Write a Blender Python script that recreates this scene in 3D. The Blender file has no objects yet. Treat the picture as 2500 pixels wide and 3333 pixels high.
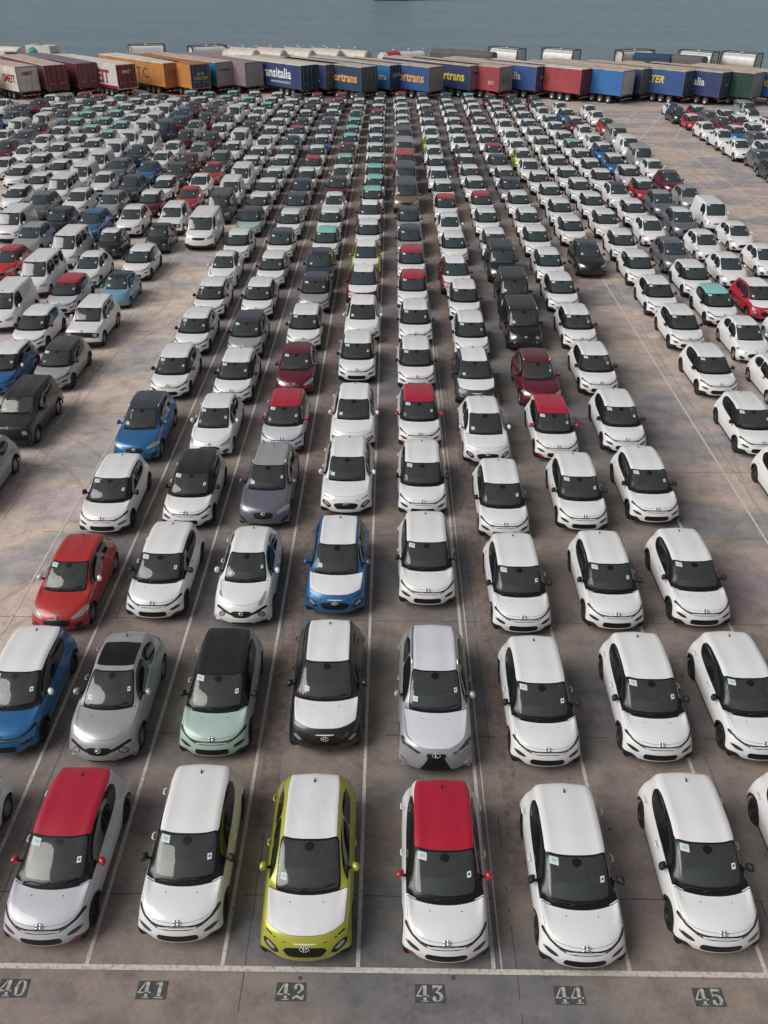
import bpy, math, random
import numpy as np
from mathutils import Vector, Matrix

random.seed(7)
rad = math.radians
scene = bpy.context.scene

# ------------------------------------------------------------------ camera
cam_data = bpy.data.cameras.new('camera')
cam = bpy.data.objects.new('camera', cam_data)
scene.collection.objects.link(cam)
scene.camera = cam
cam_data.sensor_fit = 'VERTICAL'
cam_data.sensor_height = 24.0
cam_data.sensor_width = 18.0
cam_data.lens = 2864.68 / 3333.0 * 24.0
cam_data.clip_start = 0.5
cam_data.clip_end = 9000.0
CR = Vector((0.99993488, 0.0092757, 0.0066482))
CU = Vector((-0.01061049, 0.54116081, 0.84085218))
CF = Vector((-0.00420175, 0.84086797, -0.54122399))
m = Matrix((CR, CU, -CF)).transposed().to_4x4()
m.translation = Vector((0, 0, 18.336))
cam.matrix_world = m

# ------------------------------------------------------------------ sky and sun (overcast)
SUN_EL, SUN_AZ = rad(41), rad(248)          # azimuth clockwise from +Y
world = bpy.data.worlds.new('World')
scene.world = world
world.use_nodes = True
nt = world.node_tree
nt.nodes.clear()
wo = nt.nodes.new('ShaderNodeOutputWorld')
bg = nt.nodes.new('ShaderNodeBackground')
sky = nt.nodes.new('ShaderNodeTexSky')
sky.sky_type = 'NISHITA'
sky.sun_disc = False
sky.sun_elevation = SUN_EL
sky.sun_rotation = SUN_AZ
sky.air_density = 1.0
sky.dust_density = 4.0
hs = nt.nodes.new('ShaderNodeHueSaturation')
hs.inputs['Saturation'].default_value = 0.22
nt.links.new(sky.outputs[0], hs.inputs['Color'])
nt.links.new(hs.outputs[0], bg.inputs['Color'])
bg.inputs['Strength'].default_value = 0.064
nt.links.new(bg.outputs[0], wo.inputs['Surface'])

sd = bpy.data.lights.new('sun', 'SUN')
sd.energy = 2.1
sd.angle = rad(46)
sd.color = (1.0, 0.965, 0.92)
sun = bpy.data.objects.new('sun', sd)
scene.collection.objects.link(sun)
sv = Vector((math.sin(SUN_AZ) * math.cos(SUN_EL), math.cos(SUN_AZ) * math.cos(SUN_EL), math.sin(SUN_EL)))
sun.rotation_euler = sv.to_track_quat('Z', 'Y').to_euler()

scene.view_settings.view_transform = 'Standard'
scene.view_settings.look = 'None'
scene.view_settings.gamma = 1.0
scene.view_settings.exposure = 0.09
scene.view_settings.use_curve_mapping = False

# ------------------------------------------------------------------ helpers
COL = bpy.data.collections.new('place')
scene.collection.children.link(COL)


def link(o):
    COL.objects.link(o)
    return o


def tag(o, label=None, cat=None, group=None, kind=None):
    if label: o['label'] = label
    if cat: o['category'] = cat
    if group: o['group'] = group
    if kind: o['kind'] = kind
    return o


def empty(name, loc=(0, 0, 0), rz=0.0):
    o = bpy.data.objects.new(name, None)
    o.empty_display_size = 0.3
    o.location = loc
    o.rotation_euler = (0, 0, rz)
    return link(o)


class MB:
    """collects simple shapes into one mesh"""
    def __init__(s):
        s.v = []; s.f = []; s.m = []; s.sm = []

    def add(s, v, f, mi=0, smooth=False):
        b = len(s.v)
        s.v += [tuple(p) for p in v]
        for q in f:
            s.f.append(tuple(b + i for i in q)); s.m.append(mi); s.sm.append(smooth)
        return s

    def box(s, x0, x1, y0, y1, z0, z1, mi=0):
        v = [(x0, y0, z0), (x1, y0, z0), (x1, y1, z0), (x0, y1, z0), (x0, y0, z1), (x1, y0, z1), (x1, y1, z1), (x0, y1, z1)]
        f = [(0, 3, 2, 1), (4, 5, 6, 7), (0, 1, 5, 4), (1, 2, 6, 5), (2, 3, 7, 6), (3, 0, 4, 7)]
        return s.add(v, f, mi)

    def tube(s, pts, r, n=6, mi=0, cap=True, smooth=True):
        pts = [Vector(p) for p in pts]
        v = []; f = []
        for i, p in enumerate(pts):
            t = (pts[min(i + 1, len(pts) - 1)] - pts[max(i - 1, 0)]).normalized()
            a = t.cross(Vector((0, 0, 1)))
            if a.length < 1e-3: a = t.cross(Vector((0, 1, 0)))
            a.normalize(); b = t.cross(a)
            rr = r[i] if isinstance(r, (list, tuple)) else r
            for k in range(n):
                w = 2 * math.pi * k / n
                v.append(p + a * (rr * math.cos(w)) + b * (rr * math.sin(w)))
        for i in range(len(pts) - 1):
            for k in range(n):
                k2 = (k + 1) % n
                f.append((i * n + k, i * n + k2, (i + 1) * n + k2, (i + 1) * n + k))
        if cap:
            f.append(tuple(range(n))[::-1]); f.append(tuple((len(pts) - 1) * n + k for k in range(n)))
        return s.add(v, f, mi, smooth)

    def lathe(s, prof, axis='x', c=(0, 0, 0), n=20, mi=0, smooth=True, mis=None):
        """prof: list of (a, r) along the axis"""
        v = []; c = Vector(c)
        for a, r in prof:
            for k in range(n):
                w = 2 * math.pi * k / n
                if axis == 'x': v.append(c + Vector((a, r * math.cos(w), r * math.sin(w))))
                elif axis == 'y': v.append(c + Vector((r * math.sin(w), a, r * math.cos(w))))
                else: v.append(c + Vector((r * math.cos(w), r * math.sin(w), a)))
        b = len(s.v)
        s.v += [tuple(p) for p in v]
        for i in range(len(prof) - 1):
            for k in range(n):
                k2 = (k + 1) % n
                s.f.append((b + i * n + k, b + i * n + k2, b + (i + 1) * n + k2, b + (i + 1) * n + k))
                s.m.append(mis[i] if mis else mi); s.sm.append(smooth)
        return s

    def ell(s, c, r, n=12, m_=8, mi=0):
        v = []; f = []
        for i in range(m_ + 1):
            a = math.pi * i / m_
            for k in range(n):
                w = 2 * math.pi * k / n
                v.append((c[0] + r[0] * math.sin(a) * math.cos(w), c[1] + r[1] * math.sin(a) * math.sin(w), c[2] + r[2] * math.cos(a)))
        for i in range(m_):
            for k in range(n):
                k2 = (k + 1) % n
                f.append((i * n + k, (i + 1) * n + k, (i + 1) * n + k2, i * n + k2))
        return s.add(v, f, mi, True)

    def mesh(s, name, mats):
        me = bpy.data.meshes.new(name)
        me.from_pydata(s.v, [], s.f)
        for mt in mats: me.materials.append(mt)
        me.polygons.foreach_set('material_index', s.m)
        me.polygons.foreach_set('use_smooth', s.sm)
        me.update()
        return me

    def obj(s, name, mats, parent=None, loc=None):
        if not isinstance(mats, (list, tuple)): mats = [mats]
        o = bpy.data.objects.new(name, s.mesh(name, mats))
        if loc: o.location = loc
        if parent: o.parent = parent
        return link(o)


# ------------------------------------------------------------------ materials
MATS = {}


def P(name, col, rough=0.5, metal=0.0, coat=0.0, spec=0.5, noise=0.0, nscale=3.0, bump=0.0, bscale=40.0, space='Object'):
    if name in MATS: return MATS[name]
    mt = bpy.data.materials.new(name); mt.use_nodes = True
    n = mt.node_tree.nodes; l = mt.node_tree.links
    b = n['Principled BSDF']
    b.inputs['Base Color'].default_value = (*col, 1)
    b.inputs['Roughness'].default_value = rough
    b.inputs['Metallic'].default_value = metal
    b.inputs['Coat Weight'].default_value = coat
    b.inputs['Coat Roughness'].default_value = 0.06
    b.inputs['Specular IOR Level'].default_value = spec
    if noise or bump:
        tc = n.new('ShaderNodeTexCoord')
    if noise:
        tx = n.new('ShaderNodeTexNoise'); tx.inputs['Scale'].default_value = nscale
        tx.inputs['Detail'].default_value = 6
        l.new(tc.outputs[space], tx.inputs['Vector'])
        mr = n.new('ShaderNodeMapRange')
        mr.inputs['From Min'].default_value = 0.3; mr.inputs['From Max'].default_value = 0.7
        mr.inputs['To Min'].default_value = 1 - noise; mr.inputs['To Max'].default_value = 1 + noise * 0.5
        l.new(tx.outputs['Fac'], mr.inputs['Value'])
        mx = n.new('ShaderNodeVectorMath'); mx.operation = 'SCALE'
        mx.inputs[0].default_value = col
        l.new(mr.outputs[0], mx.inputs['Scale'])
        l.new(mx.outputs[0], b.inputs['Base Color'])
    if bump:
        t2 = n.new('ShaderNodeTexNoise'); t2.inputs['Scale'].default_value = bscale; t2.inputs['Detail'].default_value = 4
        l.new(tc.outputs[space], t2.inputs['Vector'])
        bp = n.new('ShaderNodeBump'); bp.inputs['Strength'].default_value = 0.6; bp.inputs['Distance'].default_value = bump
        l.new(t2.outputs['Fac'], bp.inputs['Height'])
        l.new(bp.outputs[0], b.inputs['Normal'])
    MATS[name] = mt
    return mt


COLS = {'w': (.78, .78, .785), 'r': (.42, .009, .033), 'R': (.42, .022, .02), 'm': (.15, .012, .03), 's': (.40, .405, .425), 'p': (.16, .155, .19), 'q': (.055, .052, .08),
        'b': (.025, .145, .35), 'n': (.022, .028, .06), 't': (.24, .62, .54), 'y': (.46, .47, .05), 'l': (.15, .33, .47), 'e': (.40, .53, .48), 'g': (.055, .056, .06),
        'k': (.011, .011, .013), 'a': (.24, .17, .12), 'V': (.68, .67, .74), 'v': (.56, .56, .61)}


def paint(c):
    metal = 0.0 if c in 'wrRtlekvV' else 0.3
    return P('paint_' + c, COLS[c], rough=0.34, metal=metal, coat=0.8, noise=0.03, nscale=1.2)


FILM = P('white_film', (.74, .74, .76), rough=0.62, bump=0.03, bscale=3.2, noise=0.03, nscale=2.0)
GLASS = P('dark_glass', (.042, .056, .062), rough=0.04, spec=0.85)


def clear_glass():
    mt = bpy.data.materials.new('windscreen_glass'); mt.use_nodes = True
    n = mt.node_tree.nodes; l = mt.node_tree.links; n.remove(n['Principled BSDF'])
    t = n.new('ShaderNodeBsdfTransparent'); t.inputs[0].default_value = (.72, .80, .79, 1)
    g_ = n.new('ShaderNodeBsdfGlossy'); g_.inputs['Roughness'].default_value = .03
    f = n.new('ShaderNodeFresnel'); f.inputs['IOR'].default_value = 1.75
    x = n.new('ShaderNodeMixShader'); l.new(f.outputs[0], x.inputs[0]); l.new(t.outputs[0], x.inputs[1]); l.new(g_.outputs[0], x.inputs[2])
    l.new(x.outputs[0], n['Material Output'].inputs[0])
    df = n.new('ShaderNodeBsdfDiffuse'); df.inputs[0].default_value = (.52, .56, .56, 1)  # even grey veil: the sky's reflected haze put into the glass colour
    y = n.new('ShaderNodeMixShader'); y.inputs[0].default_value = .07; l.new(x.outputs[0], y.inputs[1]); l.new(df.outputs[0], y.inputs[2])
    l.new(y.outputs[0], n['Material Output'].inputs[0])
    return mt


CLEAR = clear_glass()
TRIM = P('cabin_trim', (.085, .087, .09), rough=.7, noise=.2, nscale=6)
SEAT = P('seat_cloth', (.14, .135, .135), rough=.9, noise=.3, nscale=9)
SGLASS = P('side_glass', (.010, .012, .013), rough=0.05, spec=0.6)
BLK = P('black_gloss', (.008, .008, .009), rough=0.25)
CLAD = P('black_plastic', (.016, .016, .017), rough=0.6)
GRIL = P('grille_black', (.006, .006, .006), rough=0.5)
CHROME = P('chrome', (.75, .75, .76), rough=0.15, metal=1.0)
LAMP = P('lamp_glass', (.42, .43, .44), rough=0.12, metal=0.35, coat=1.0)
LAMPD = P('lamp_dark', (.035, .037, .04), rough=0.1, coat=1.0)
TAIL = P('tail_red', (.35, .008, .012), rough=0.15, coat=0.8)
TYRE = P('tyre_rubber', (.014, .014, .014), rough=0.8)
RIMS = P('rim_silver', (.36, .36, .37), rough=0.35, metal=0.7)
RIMK = P('rim_black', (.02, .02, .021), rough=0.4)
MINT = P('label_mint', (.62, .73, .69), rough=0.6)
MINT2 = P('label_ink', (.42, .53, .50), rough=0.6)
WHT = P('label_white', (.78, .79, .80), rough=0.6)
INK = P('label_dark_ink', (.12, .13, .17), rough=0.6)
UNDER = P('underbody', (.006, .006, .006), rough=0.9)

# ------------------------------------------------------------------ ground, markings, water
def ground_mat(name, trench=False):
    mt = bpy.data.materials.new(name); mt.use_nodes = True
    n = mt.node_tree.nodes; l = mt.node_tree.links; b = n['Principled BSDF']
    b.inputs['Roughness'].default_value = .82; b.inputs['Specular IOR Level'].default_value = .3
    tc = n.new('ShaderNodeTexCoord')

    def noise(scale, detail=5, rough=.6, src=None):
        t = n.new('ShaderNodeTexNoise'); t.inputs['Scale'].default_value = scale; t.inputs['Detail'].default_value = detail; t.inputs['Roughness'].default_value = rough
        l.new(src or tc.outputs['Object'], t.inputs['Vector']); return t.outputs['Fac']

    def ramp(fac, st):
        r = n.new('ShaderNodeValToRGB'); l.new(fac, r.inputs['Fac'])
        e = r.color_ramp.elements
        e[0].position = st[0][0]; e[0].color = (*st[0][1], 1); e[1].position = st[-1][0]; e[1].color = (*st[-1][1], 1)
        for p, c in st[1:-1]:
            q = e.new(p); q.color = (*c, 1)
        return r.outputs['Color']

    def mix(a, c, f, mode='MIX'):
        x = n.new('ShaderNodeMix'); x.data_type = 'RGBA'; x.blend_type = mode
        for s_, v in ((0, f), (6, a), (7, c)):
            if hasattr(v, 'links'): l.new(v, x.inputs[s_])
            elif isinstance(v, (int, float)): x.inputs[s_].default_value = v
            else: x.inputs[s_].default_value = (*v, 1)
        return x.outputs[2]

    def mth(op, a, c=None):
        x = n.new('ShaderNodeMath'); x.operation = op
        for s_, v in ((0, a), (1, c)):
            if v is None: continue
            if hasattr(v, 'links'): l.new(v, x.inputs[s_])
            else: x.inputs[s_].default_value = v
        return x.outputs[0]
    if trench:
        c = ramp(noise(3.0, 8, .75), [(.3, (.12, .09, .088)), (.46, (.20, .155, .148)), (.6, (.28, .225, .185)), (.8, (.38, .32, .26))])
    else:
        mp = n.new('ShaderNodeMapping'); mp.inputs['Scale'].default_value = (.5, 1.2, 1); l.new(tc.outputs['Object'], mp.inputs['Vector'])
        c = ramp(noise(.13, 4, .55, mp.outputs[0]), [(.36, (.238, .198, .21)), (.47, (.29, .243, .21)), (.56, (.175, .17, .178)), (.66, (.25, .212, .22))])
        c = mix(c, ramp(noise(1.1, 8, .7), [(.3, (.55, .55, .57)), (.52, (1, 1, 1)), (.72, (1.28, 1.22, 1.15))]), .85, 'MULTIPLY')
        # joints of the cast slabs
        sx = n.new('ShaderNodeSeparateXYZ'); l.new(tc.outputs['Object'], sx.inputs[0])
        wob = mth('MULTIPLY', noise(.7, 3), .10)
        jy = mth('ABSOLUTE', mth('SUBTRACT', mth('FRACT', mth('DIVIDE', mth('ADD', sx.outputs['Y'], wob), 4.9)), .5))
        jx = mth('ABSOLUTE', mth('SUBTRACT', mth('FRACT', mth('DIVIDE', mth('ADD', sx.outputs['X'], wob), 5.79)), .5))
        j = mth('MAXIMUM', mth('LESS_THAN', jy, .0032), mth('LESS_THAN', jx, .0022))
        c = mix(c, (.10, .085, .082), mth('MULTIPLY', j, mth('GREATER_THAN', noise(.5, 2), .42)))
        # cracks
        vo = n.new('ShaderNodeTexVoronoi'); vo.feature = 'DISTANCE_TO_EDGE'; vo.inputs['Scale'].default_value = .33
        wv = n.new('ShaderNodeVectorMath'); wv.operation = 'ADD'
        nz = n.new('ShaderNodeTexNoise'); nz.inputs['Scale'].default_value = 1.4; nz.inputs['Detail'].default_value = 6
        l.new(tc.outputs['Object'], nz.inputs['Vector']); l.new(tc.outputs['Object'], wv.inputs[0]); l.new(nz.outputs['Color'], wv.inputs[1]); l.new(wv.outputs[0], vo.inputs['Vector'])
        ck = mth('MULTIPLY', mth('LESS_THAN', vo.outputs['Distance'], .006), mth('GREATER_THAN', noise(.16, 2), .54))
        c = mix(c, (.14, .11, .105), mth('MULTIPLY', ck, .35))
        # small oil spots
        sp_ = n.new('ShaderNodeTexVoronoi'); sp_.inputs['Scale'].default_value = .9; l.new(tc.outputs['Object'], sp_.inputs['Vector'])
        c = mix(c, (.05, .045, .045), mth('MULTIPLY', mth('LESS_THAN', sp_.outputs['Distance'], .045), .75))
        # the aisles that carry no parked rows are paler
        wx = mth('ADD', sx.outputs['X'], mth('MULTIPLY', noise(.25, 4), 2.5))
        al = mth('MINIMUM', mth('MAXIMUM', mth('MULTIPLY', mth('SUBTRACT', -8.6, wx), .5), 0.0), 1.0)
        ar = mth('MINIMUM', mth('MAXIMUM', mth('MULTIPLY', mth('SUBTRACT', wx, 13.0), .35), 0.0), 1.0)
        ay = mth('GREATER_THAN', sx.outputs['Y'], 10.5)
        c = mix(c, (2.3, 2.25, 2.2), mth('MULTIPLY', mth('MAXIMUM', al, mth('MULTIPLY', ar, .75)), ay), 'MULTIPLY')
        c = mix(c, ramp(noise(9, 6, .8), [(.3, (.75, .75, .75)), (.7, (1.12, 1.12, 1.12))]), .8, 'MULTIPLY')
    l.new(c, b.inputs['Base Color'])
    bp = n.new('ShaderNodeBump'); bp.inputs['Strength'].default_value = .5; bp.inputs['Distance'].default_value = .006 if not trench else .03
    l.new(noise(14 if not trench else 6, 8, .7), bp.inputs['Height']); l.new(bp.outputs[0], b.inputs['Normal'])
    return mt


QUAY = 178.0
g = MB()
g.add([(-420, -60, 0), (420, -60, 0), (420, QUAY, 0), (-420, QUAY, 0), (420, QUAY, -6), (-420, QUAY, -6)], [(0, 1, 2, 3), (3, 2, 4, 5)])
tag(g.obj('quay_ground', ground_mat('worn_concrete')), kind='structure')
W_, X0_, Y0_ = 2.896, -9.219, 10.41

PAINT = bpy.data.materials.new('worn_road_paint'); PAINT.use_nodes = True
_n = PAINT.node_tree.nodes; _l = PAINT.node_tree.links
_t = _n.new('ShaderNodeTexCoord'); _x = _n.new('ShaderNodeTexNoise'); _x.inputs['Scale'].default_value = 11.0; _x.inputs['Detail'].default_value = 9; _x.inputs['Roughness'].default_value = .75
_l.new(_t.outputs['Object'], _x.inputs['Vector'])
_r = _n.new('ShaderNodeValToRGB'); _r.color_ramp.elements[0].position = .38; _r.color_ramp.elements[0].color = (.33, .29, .265, 1); _r.color_ramp.elements[1].position = .50; _r.color_ramp.elements[1].color = (.60, .56, .51, 1)
_l.new(_x.outputs['Fac'], _r.inputs['Fac']); _l.new(_r.outputs[0], _n['Principled BSDF'].inputs['Base Color']); _n['Principled BSDF'].inputs['Roughness'].default_value = .7

mk = MB()


def strip(x0, y0, x1, y1, w, z=.008):
    d = Vector((x1 - x0, y1 - y0, 0)); nn = Vector((-d.y, d.x, 0)).normalized() * w / 2
    L_ = max(1, int(d.length / 6)); v = []
    for i in range(L_ + 1):
        p = Vector((x0, y0, z)) + d * i / L_
        v += [p + nn, p - nn]
    mk.add(v, [(2 * i, 2 * i + 1, 2 * i + 3, 2 * i + 2) for i in range(L_)])


strip(-60, Y0_ + .05, 60, Y0_ + .05, .12, .012)
for k in range(-13, 15):
    x = X0_ + k * W_
    y1 = 134 if k < 12 else 101
    strip(x, Y0_ + .11, x, y1, .088)
    if k == 4: strip(x + .17, Y0_ + .11, x + .17, 45, .035)
for a in ((31.89, 106.7, 35.14, 115.3), (28.04, 106.8, 34.71, 123.5), (28.72, 118.3, 32.32, 127.1)): strip(*a, .15)
tag(mk.obj('lane_markings', PAINT), kind='structure')

tr = MB()
for cx, w, y1 in ((-3.02, .50, 134), (3.22, .42, 134)):
    y = 14.0 if cx < 0 else 12.5
    v = []; f = []; i = 0
    while y < y1:
        a = w / 2 * (1 + random.uniform(-.25, .25)); b_ = w / 2 * (1 + random.uniform(-.25, .25))
        v += [(cx - a, y, .004), (cx + b_, y, .004)]
        if i: f.append((2 * i - 2, 2 * i - 1, 2 * i + 1, 2 * i))
        i += 1; y += random.uniform(.25, .6)
    tr.add(v, f)
tag(tr.obj('trench_patches', ground_mat('rough_asphalt_patch', True)), kind='structure')

# rubber marks left by cars turning in the open aisles
tm = bpy.data.materials.new('rubber_marks'); tm.use_nodes = True
n = tm.node_tree.nodes; l = tm.node_tree.links
tc = n.new('ShaderNodeTexCoord'); nz = n.new('ShaderNodeTexNoise'); nz.inputs['Scale'].default_value = 2.2; nz.inputs['Detail'].default_value = 8
l.new(tc.outputs['Object'], nz.inputs['Vector'])
mr = n.new('ShaderNodeMapRange'); mr.inputs['From Min'].default_value = .38; mr.inputs['From Max'].default_value = .62; mr.inputs['To Max'].default_value = .16
l.new(nz.outputs['Fac'], mr.inputs['Value'])
n['Principled BSDF'].inputs['Base Color'].default_value = (.06, .05, .05, 1); n['Principled BSDF'].inputs['Roughness'].default_value = .8
l.new(mr.outputs[0], n['Principled BSDF'].inputs['Alpha'])
tk = MB()
for cx, cy, R0, a0, a1 in ((-22, 24, 11.5, -20, 60), (-23, 30, 12.5, -40, 25), (-1, 40, 14, 150, 200), (30, 30, 14, 160, 215), (31, 44, 13.5, 150, 190), (34, 62, 11, 140, 200), (40, 95, 14, 120, 190), (-24, 52, 10.5, -30, 40)):
    for dr in (0, 1.5):
        v = []; N = 24
        for i in range(N + 1):
            a = rad(a0 + (a1 - a0) * i / N); w = .085
            for r_ in (R0 + dr - w, R0 + dr + w): v.append((cx + r_ * math.cos(a), cy + r_ * math.sin(a), .016))
        tk.add(v, [(2 * i, 2 * i + 1, 2 * i + 3, 2 * i + 2) for i in range(N)])
tag(tk.obj('rubber_marks', tm), kind='structure')

# painted row numbers: stencil figures with thick stems and thin hairlines
DG = {
 '0': [[(.5, 1), (.78, .9), (.9, .5), (.78, .1), (.5, 0), (.5, .08), (.62, .15), (.66, .5), (.62, .85), (.5, .92)], [(.44, 1), (.2, .9), (.06, .5), (.2, .1), (.44, 0), (.44, .08), (.34, .15), (.30, .5), (.34, .85), (.44, .92)]],
 '1': [[(.38, .98), (.64, 1), (.64, .12), (.38, .12)], [(.2, .88), (.34, .98), (.34, .86), (.2, .8)], [(.2, .07), (.82, .07), (.82, 0), (.2, 0)]],
 '2': [[(.14, .66), (.14, .85), (.36, 1), (.66, 1), (.88, .82), (.86, .62), (.52, .40), (.44, .36), (.44, .44), (.62, .62), (.62, .86), (.46, .93), (.34, .84), (.40, .72), (.30, .62)], [(.1, 0), (.1, .14), (.34, .30), (.56, .26), (.74, .2), (.86, .3), (.92, .3), (.86, .02), (.72, 0), (.5, .12), (.3, .14)]],
 '3': [[(.14, 1), (.86, 1), (.86, .90), (.5, .62), (.62, .60), (.84, .5), (.9, .3), (.8, .1), (.58, .0), (.54, .06), (.62, .14), (.64, .4), (.54, .5), (.38, .54), (.34, .6), (.62, .88), (.3, .86), (.2, .76), (.14, .76)], [(.12, .2), (.2, .34), (.36, .30), (.36, .18), (.48, .06), (.48, 0), (.28, .02), (.14, .1)]],
 '4': [[(.52, 1), (.78, 1), (.78, .36), (.52, .36)], [(.46, .98), (.46, .86), (.16, .38), (.46, .38), (.46, .30), (.02, .30), (.02, .36)], [(.82, .38), (.98, .38), (.98, .30), (.82, .30)], [(.54, .26), (.76, .26), (.76, .08), (.54, .08)], [(.38, .05), (.92, .05), (.92, 0), (.38, 0)]],
 '5': [[(.2, 1), (.84, 1), (.84, .86), (.30, .84), (.30, .64), (.56, .68), (.84, .56), (.92, .32), (.82, .1), (.58, 0), (.54, .06), (.64, .18), (.64, .48), (.50, .58), (.36, .58), (.22, .5), (.18, .5)], [(.12, .2), (.2, .34), (.36, .30), (.36, .18), (.48, .06), (.48, 0), (.28, .02), (.14, .1)]],
}
SQ = P('stencil_ground', (.075, .078, .08), rough=.85, noise=.45, nscale=9)
ST = P('stencil_paint', (.50, .49, .46), rough=.75, noise=.5, nscale=14)
from mathutils.geometry import tessellate_polygon
WORDS = {'0': 'forty', '1': 'forty-one', '2': 'forty-two', '3': 'forty-three', '4': 'forty-four', '5': 'forty-five'}
for k in range(6):
    x = X0_ + (k + .395) * W_ + .06; y = 9.79
    root = empty('painted_number', (x, y, 0), 0)
    s_ = MB(); s_.add([(0, 0, .006), (.64, 0, .006), (.62, .39, .006), (0, .39, .006)], [(0, 1, 2, 3)])
    s_.obj('dark_square', SQ, root)
    for ci, ch in enumerate('4' + str(k)):
        d = MB()
        for pl in DG[ch]:
            v = [Vector((.02 + ci * .31 + px * .285, .025 + py * .34, .012)) for px, py in pl]
            for tri in tessellate_polygon([v]): d.add([v[q] for q in tri], [(0, 1, 2)])
        d.obj('figure', ST, root)
    tag(root, 'stencilled figures %s on a dark square before %s' % (WORDS[str(k)], ['silver car with red roof', 'plain white car beside lime one', 'lime green crossover', 'white car with red roof', 'white car beside red-roofed one', 'rightmost whole white car'][k]), 'painted number', 'row numbers painted along the front line')

# manhole cover near the front row
# water
wm = bpy.data.materials.new('harbour_water'); wm.use_nodes = True
n = wm.node_tree.nodes; l = wm.node_tree.links; b = n['Principled BSDF']
b.inputs['Base Color'].default_value = (.045, .075, .085, 1); b.inputs['Roughness'].default_value = .16; b.inputs['IOR'].default_value = 1.33
tc = n.new('ShaderNodeTexCoord')
bp = n.new('ShaderNodeBump'); bp.inputs['Strength'].default_value = 1.0; bp.inputs['Distance'].default_value = .9
mp = n.new('ShaderNodeMapping'); mp.inputs['Scale'].default_value = (.35, 1.0, 1.0); l.new(tc.outputs['Object'], mp.inputs['Vector'])
x1 = n.new('ShaderNodeTexNoise'); x1.inputs['Scale'].default_value = .8; x1.inputs['Detail'].default_value = 8; x1.inputs['Roughness'].default_value = .65
l.new(mp.outputs[0], x1.inputs['Vector']); l.new(x1.outputs['Fac'], bp.inputs['Height']); l.new(bp.outputs[0], b.inputs['Normal'])
x2 = n.new('ShaderNodeTexNoise'); x2.inputs['Scale'].default_value = .11; x2.inputs['Detail'].default_value = 5
mp2 = n.new('ShaderNodeMapping'); mp2.inputs['Scale'].default_value = (.18, 1.0, 1.0); l.new(tc.outputs['Object'], mp2.inputs['Vector']); l.new(mp2.outputs[0], x2.inputs['Vector'])
rr = n.new('ShaderNodeValToRGB'); rr.color_ramp.elements[0].position = .42; rr.color_ramp.elements[0].color = (.23, .30, .375, 1); rr.color_ramp.elements[1].position = .58; rr.color_ramp.elements[1].color = (.25, .37, .40, 1)
x3 = n.new('ShaderNodeTexNoise'); x3.inputs['Scale'].default_value = .9; x3.inputs['Detail'].default_value = 6; l.new(mp2.outputs[0], x3.inputs['Vector'])
ad_ = n.new('ShaderNodeMath'); ad_.operation = 'ADD'; l.new(x2.outputs['Fac'], ad_.inputs[0]); l.new(x3.outputs['Fac'], ad_.inputs[1])
hf = n.new('ShaderNodeMath'); hf.operation = 'MULTIPLY'; hf.inputs[1].default_value = .5; l.new(ad_.outputs[0], hf.inputs[0])
l.new(hf.outputs[0], rr.inputs['Fac']); l.new(rr.outputs[0], b.inputs['Base Color'])
g = MB(); g.add([(-3000, QUAY - 2, -2.2), (3000, QUAY - 2, -2.2), (3000, 6000, -2.2), (-3000, 6000, -2.2)], [(0, 1, 2, 3)])
tag(g.obj('sea_water', wm), kind='structure')

# a ship moored beyond the frame: only the foot of its hull shows, and its long reflection
hp = MB()
hp.add([(-8.5, 448, -2.2), (7, 448, -2.2), (8, 451, 9), (-9.5, 451, 9), (-9, 480, -2.2), (7, 480, -2.2), (9, 480, 9), (-12, 480, 9)],
       [(0, 1, 2, 3), (1, 5, 6, 2), (5, 4, 7, 6), (4, 0, 3, 7), (3, 2, 6, 7)])
sr = empty('moored_ship', (0, 0, 0))
hp.obj('hull', P('ship_hull', (.03, .035, .045), rough=.5, noise=.3, nscale=.4), sr)
h2 = MB(); h2.box(-10, 8, 453, 475, 9, 26); h2.box(-7, 5, 455, 470, 26, 32)
h2.obj('superstructure', P('ship_grey', (.12, .13, .14), rough=.6, noise=.2, nscale=.5), sr)
tag(sr, 'dark hull foot of a ship at the top edge of the water', 'ship')

# ------------------------------------------------------------------ car shells
def pchip(t, y, tt):
    h = np.diff(t); d = np.diff(y) / h
    mm = np.zeros(len(y))
    for i in range(1, len(y) - 1):
        if d[i - 1] * d[i] > 0:
            w1 = 2 * h[i] + h[i - 1]; w2 = h[i] + 2 * h[i - 1]
            mm[i] = (w1 + w2) / (w1 / d[i - 1] + w2 / d[i])
    mm[0] = d[0]; mm[-1] = d[-1]
    k = np.clip(np.searchsorted(t, tt, side='right') - 1, 0, len(h) - 1)
    x = (tt - t[k]) / h[k]; H = h[k]
    return ((1 + 2 * x) * (1 - x) ** 2 * y[k] + x * (1 - x) ** 2 * H * mm[k] + x * x * (3 - 2 * x) * y[k + 1] + x * x * (x - 1) * H * mm[k + 1])


def catmull(pts, counts):
    pts = [np.array(p, float) for p in pts]
    out = []; vv = []
    e = [2 * pts[0] - pts[1]] + pts + [2 * pts[-1] - pts[-2]]
    for i in range(len(pts) - 1):
        p0, p1, p2, p3 = e[i], e[i + 1], e[i + 2], e[i + 3]
        for j in range(counts[i]):
            t = j / counts[i]
            q = 0.5 * (2 * p1 + (p2 - p0) * t + (2 * p0 - 5 * p1 + 4 * p2 - p3) * t * t + (3 * p1 - p0 - 3 * p2 + p3) * t ** 3)
            out.append(q); vv.append(i + t)
    out.append(pts[-1]); vv.append(len(pts) - 1.0)
    return out, vv


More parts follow.
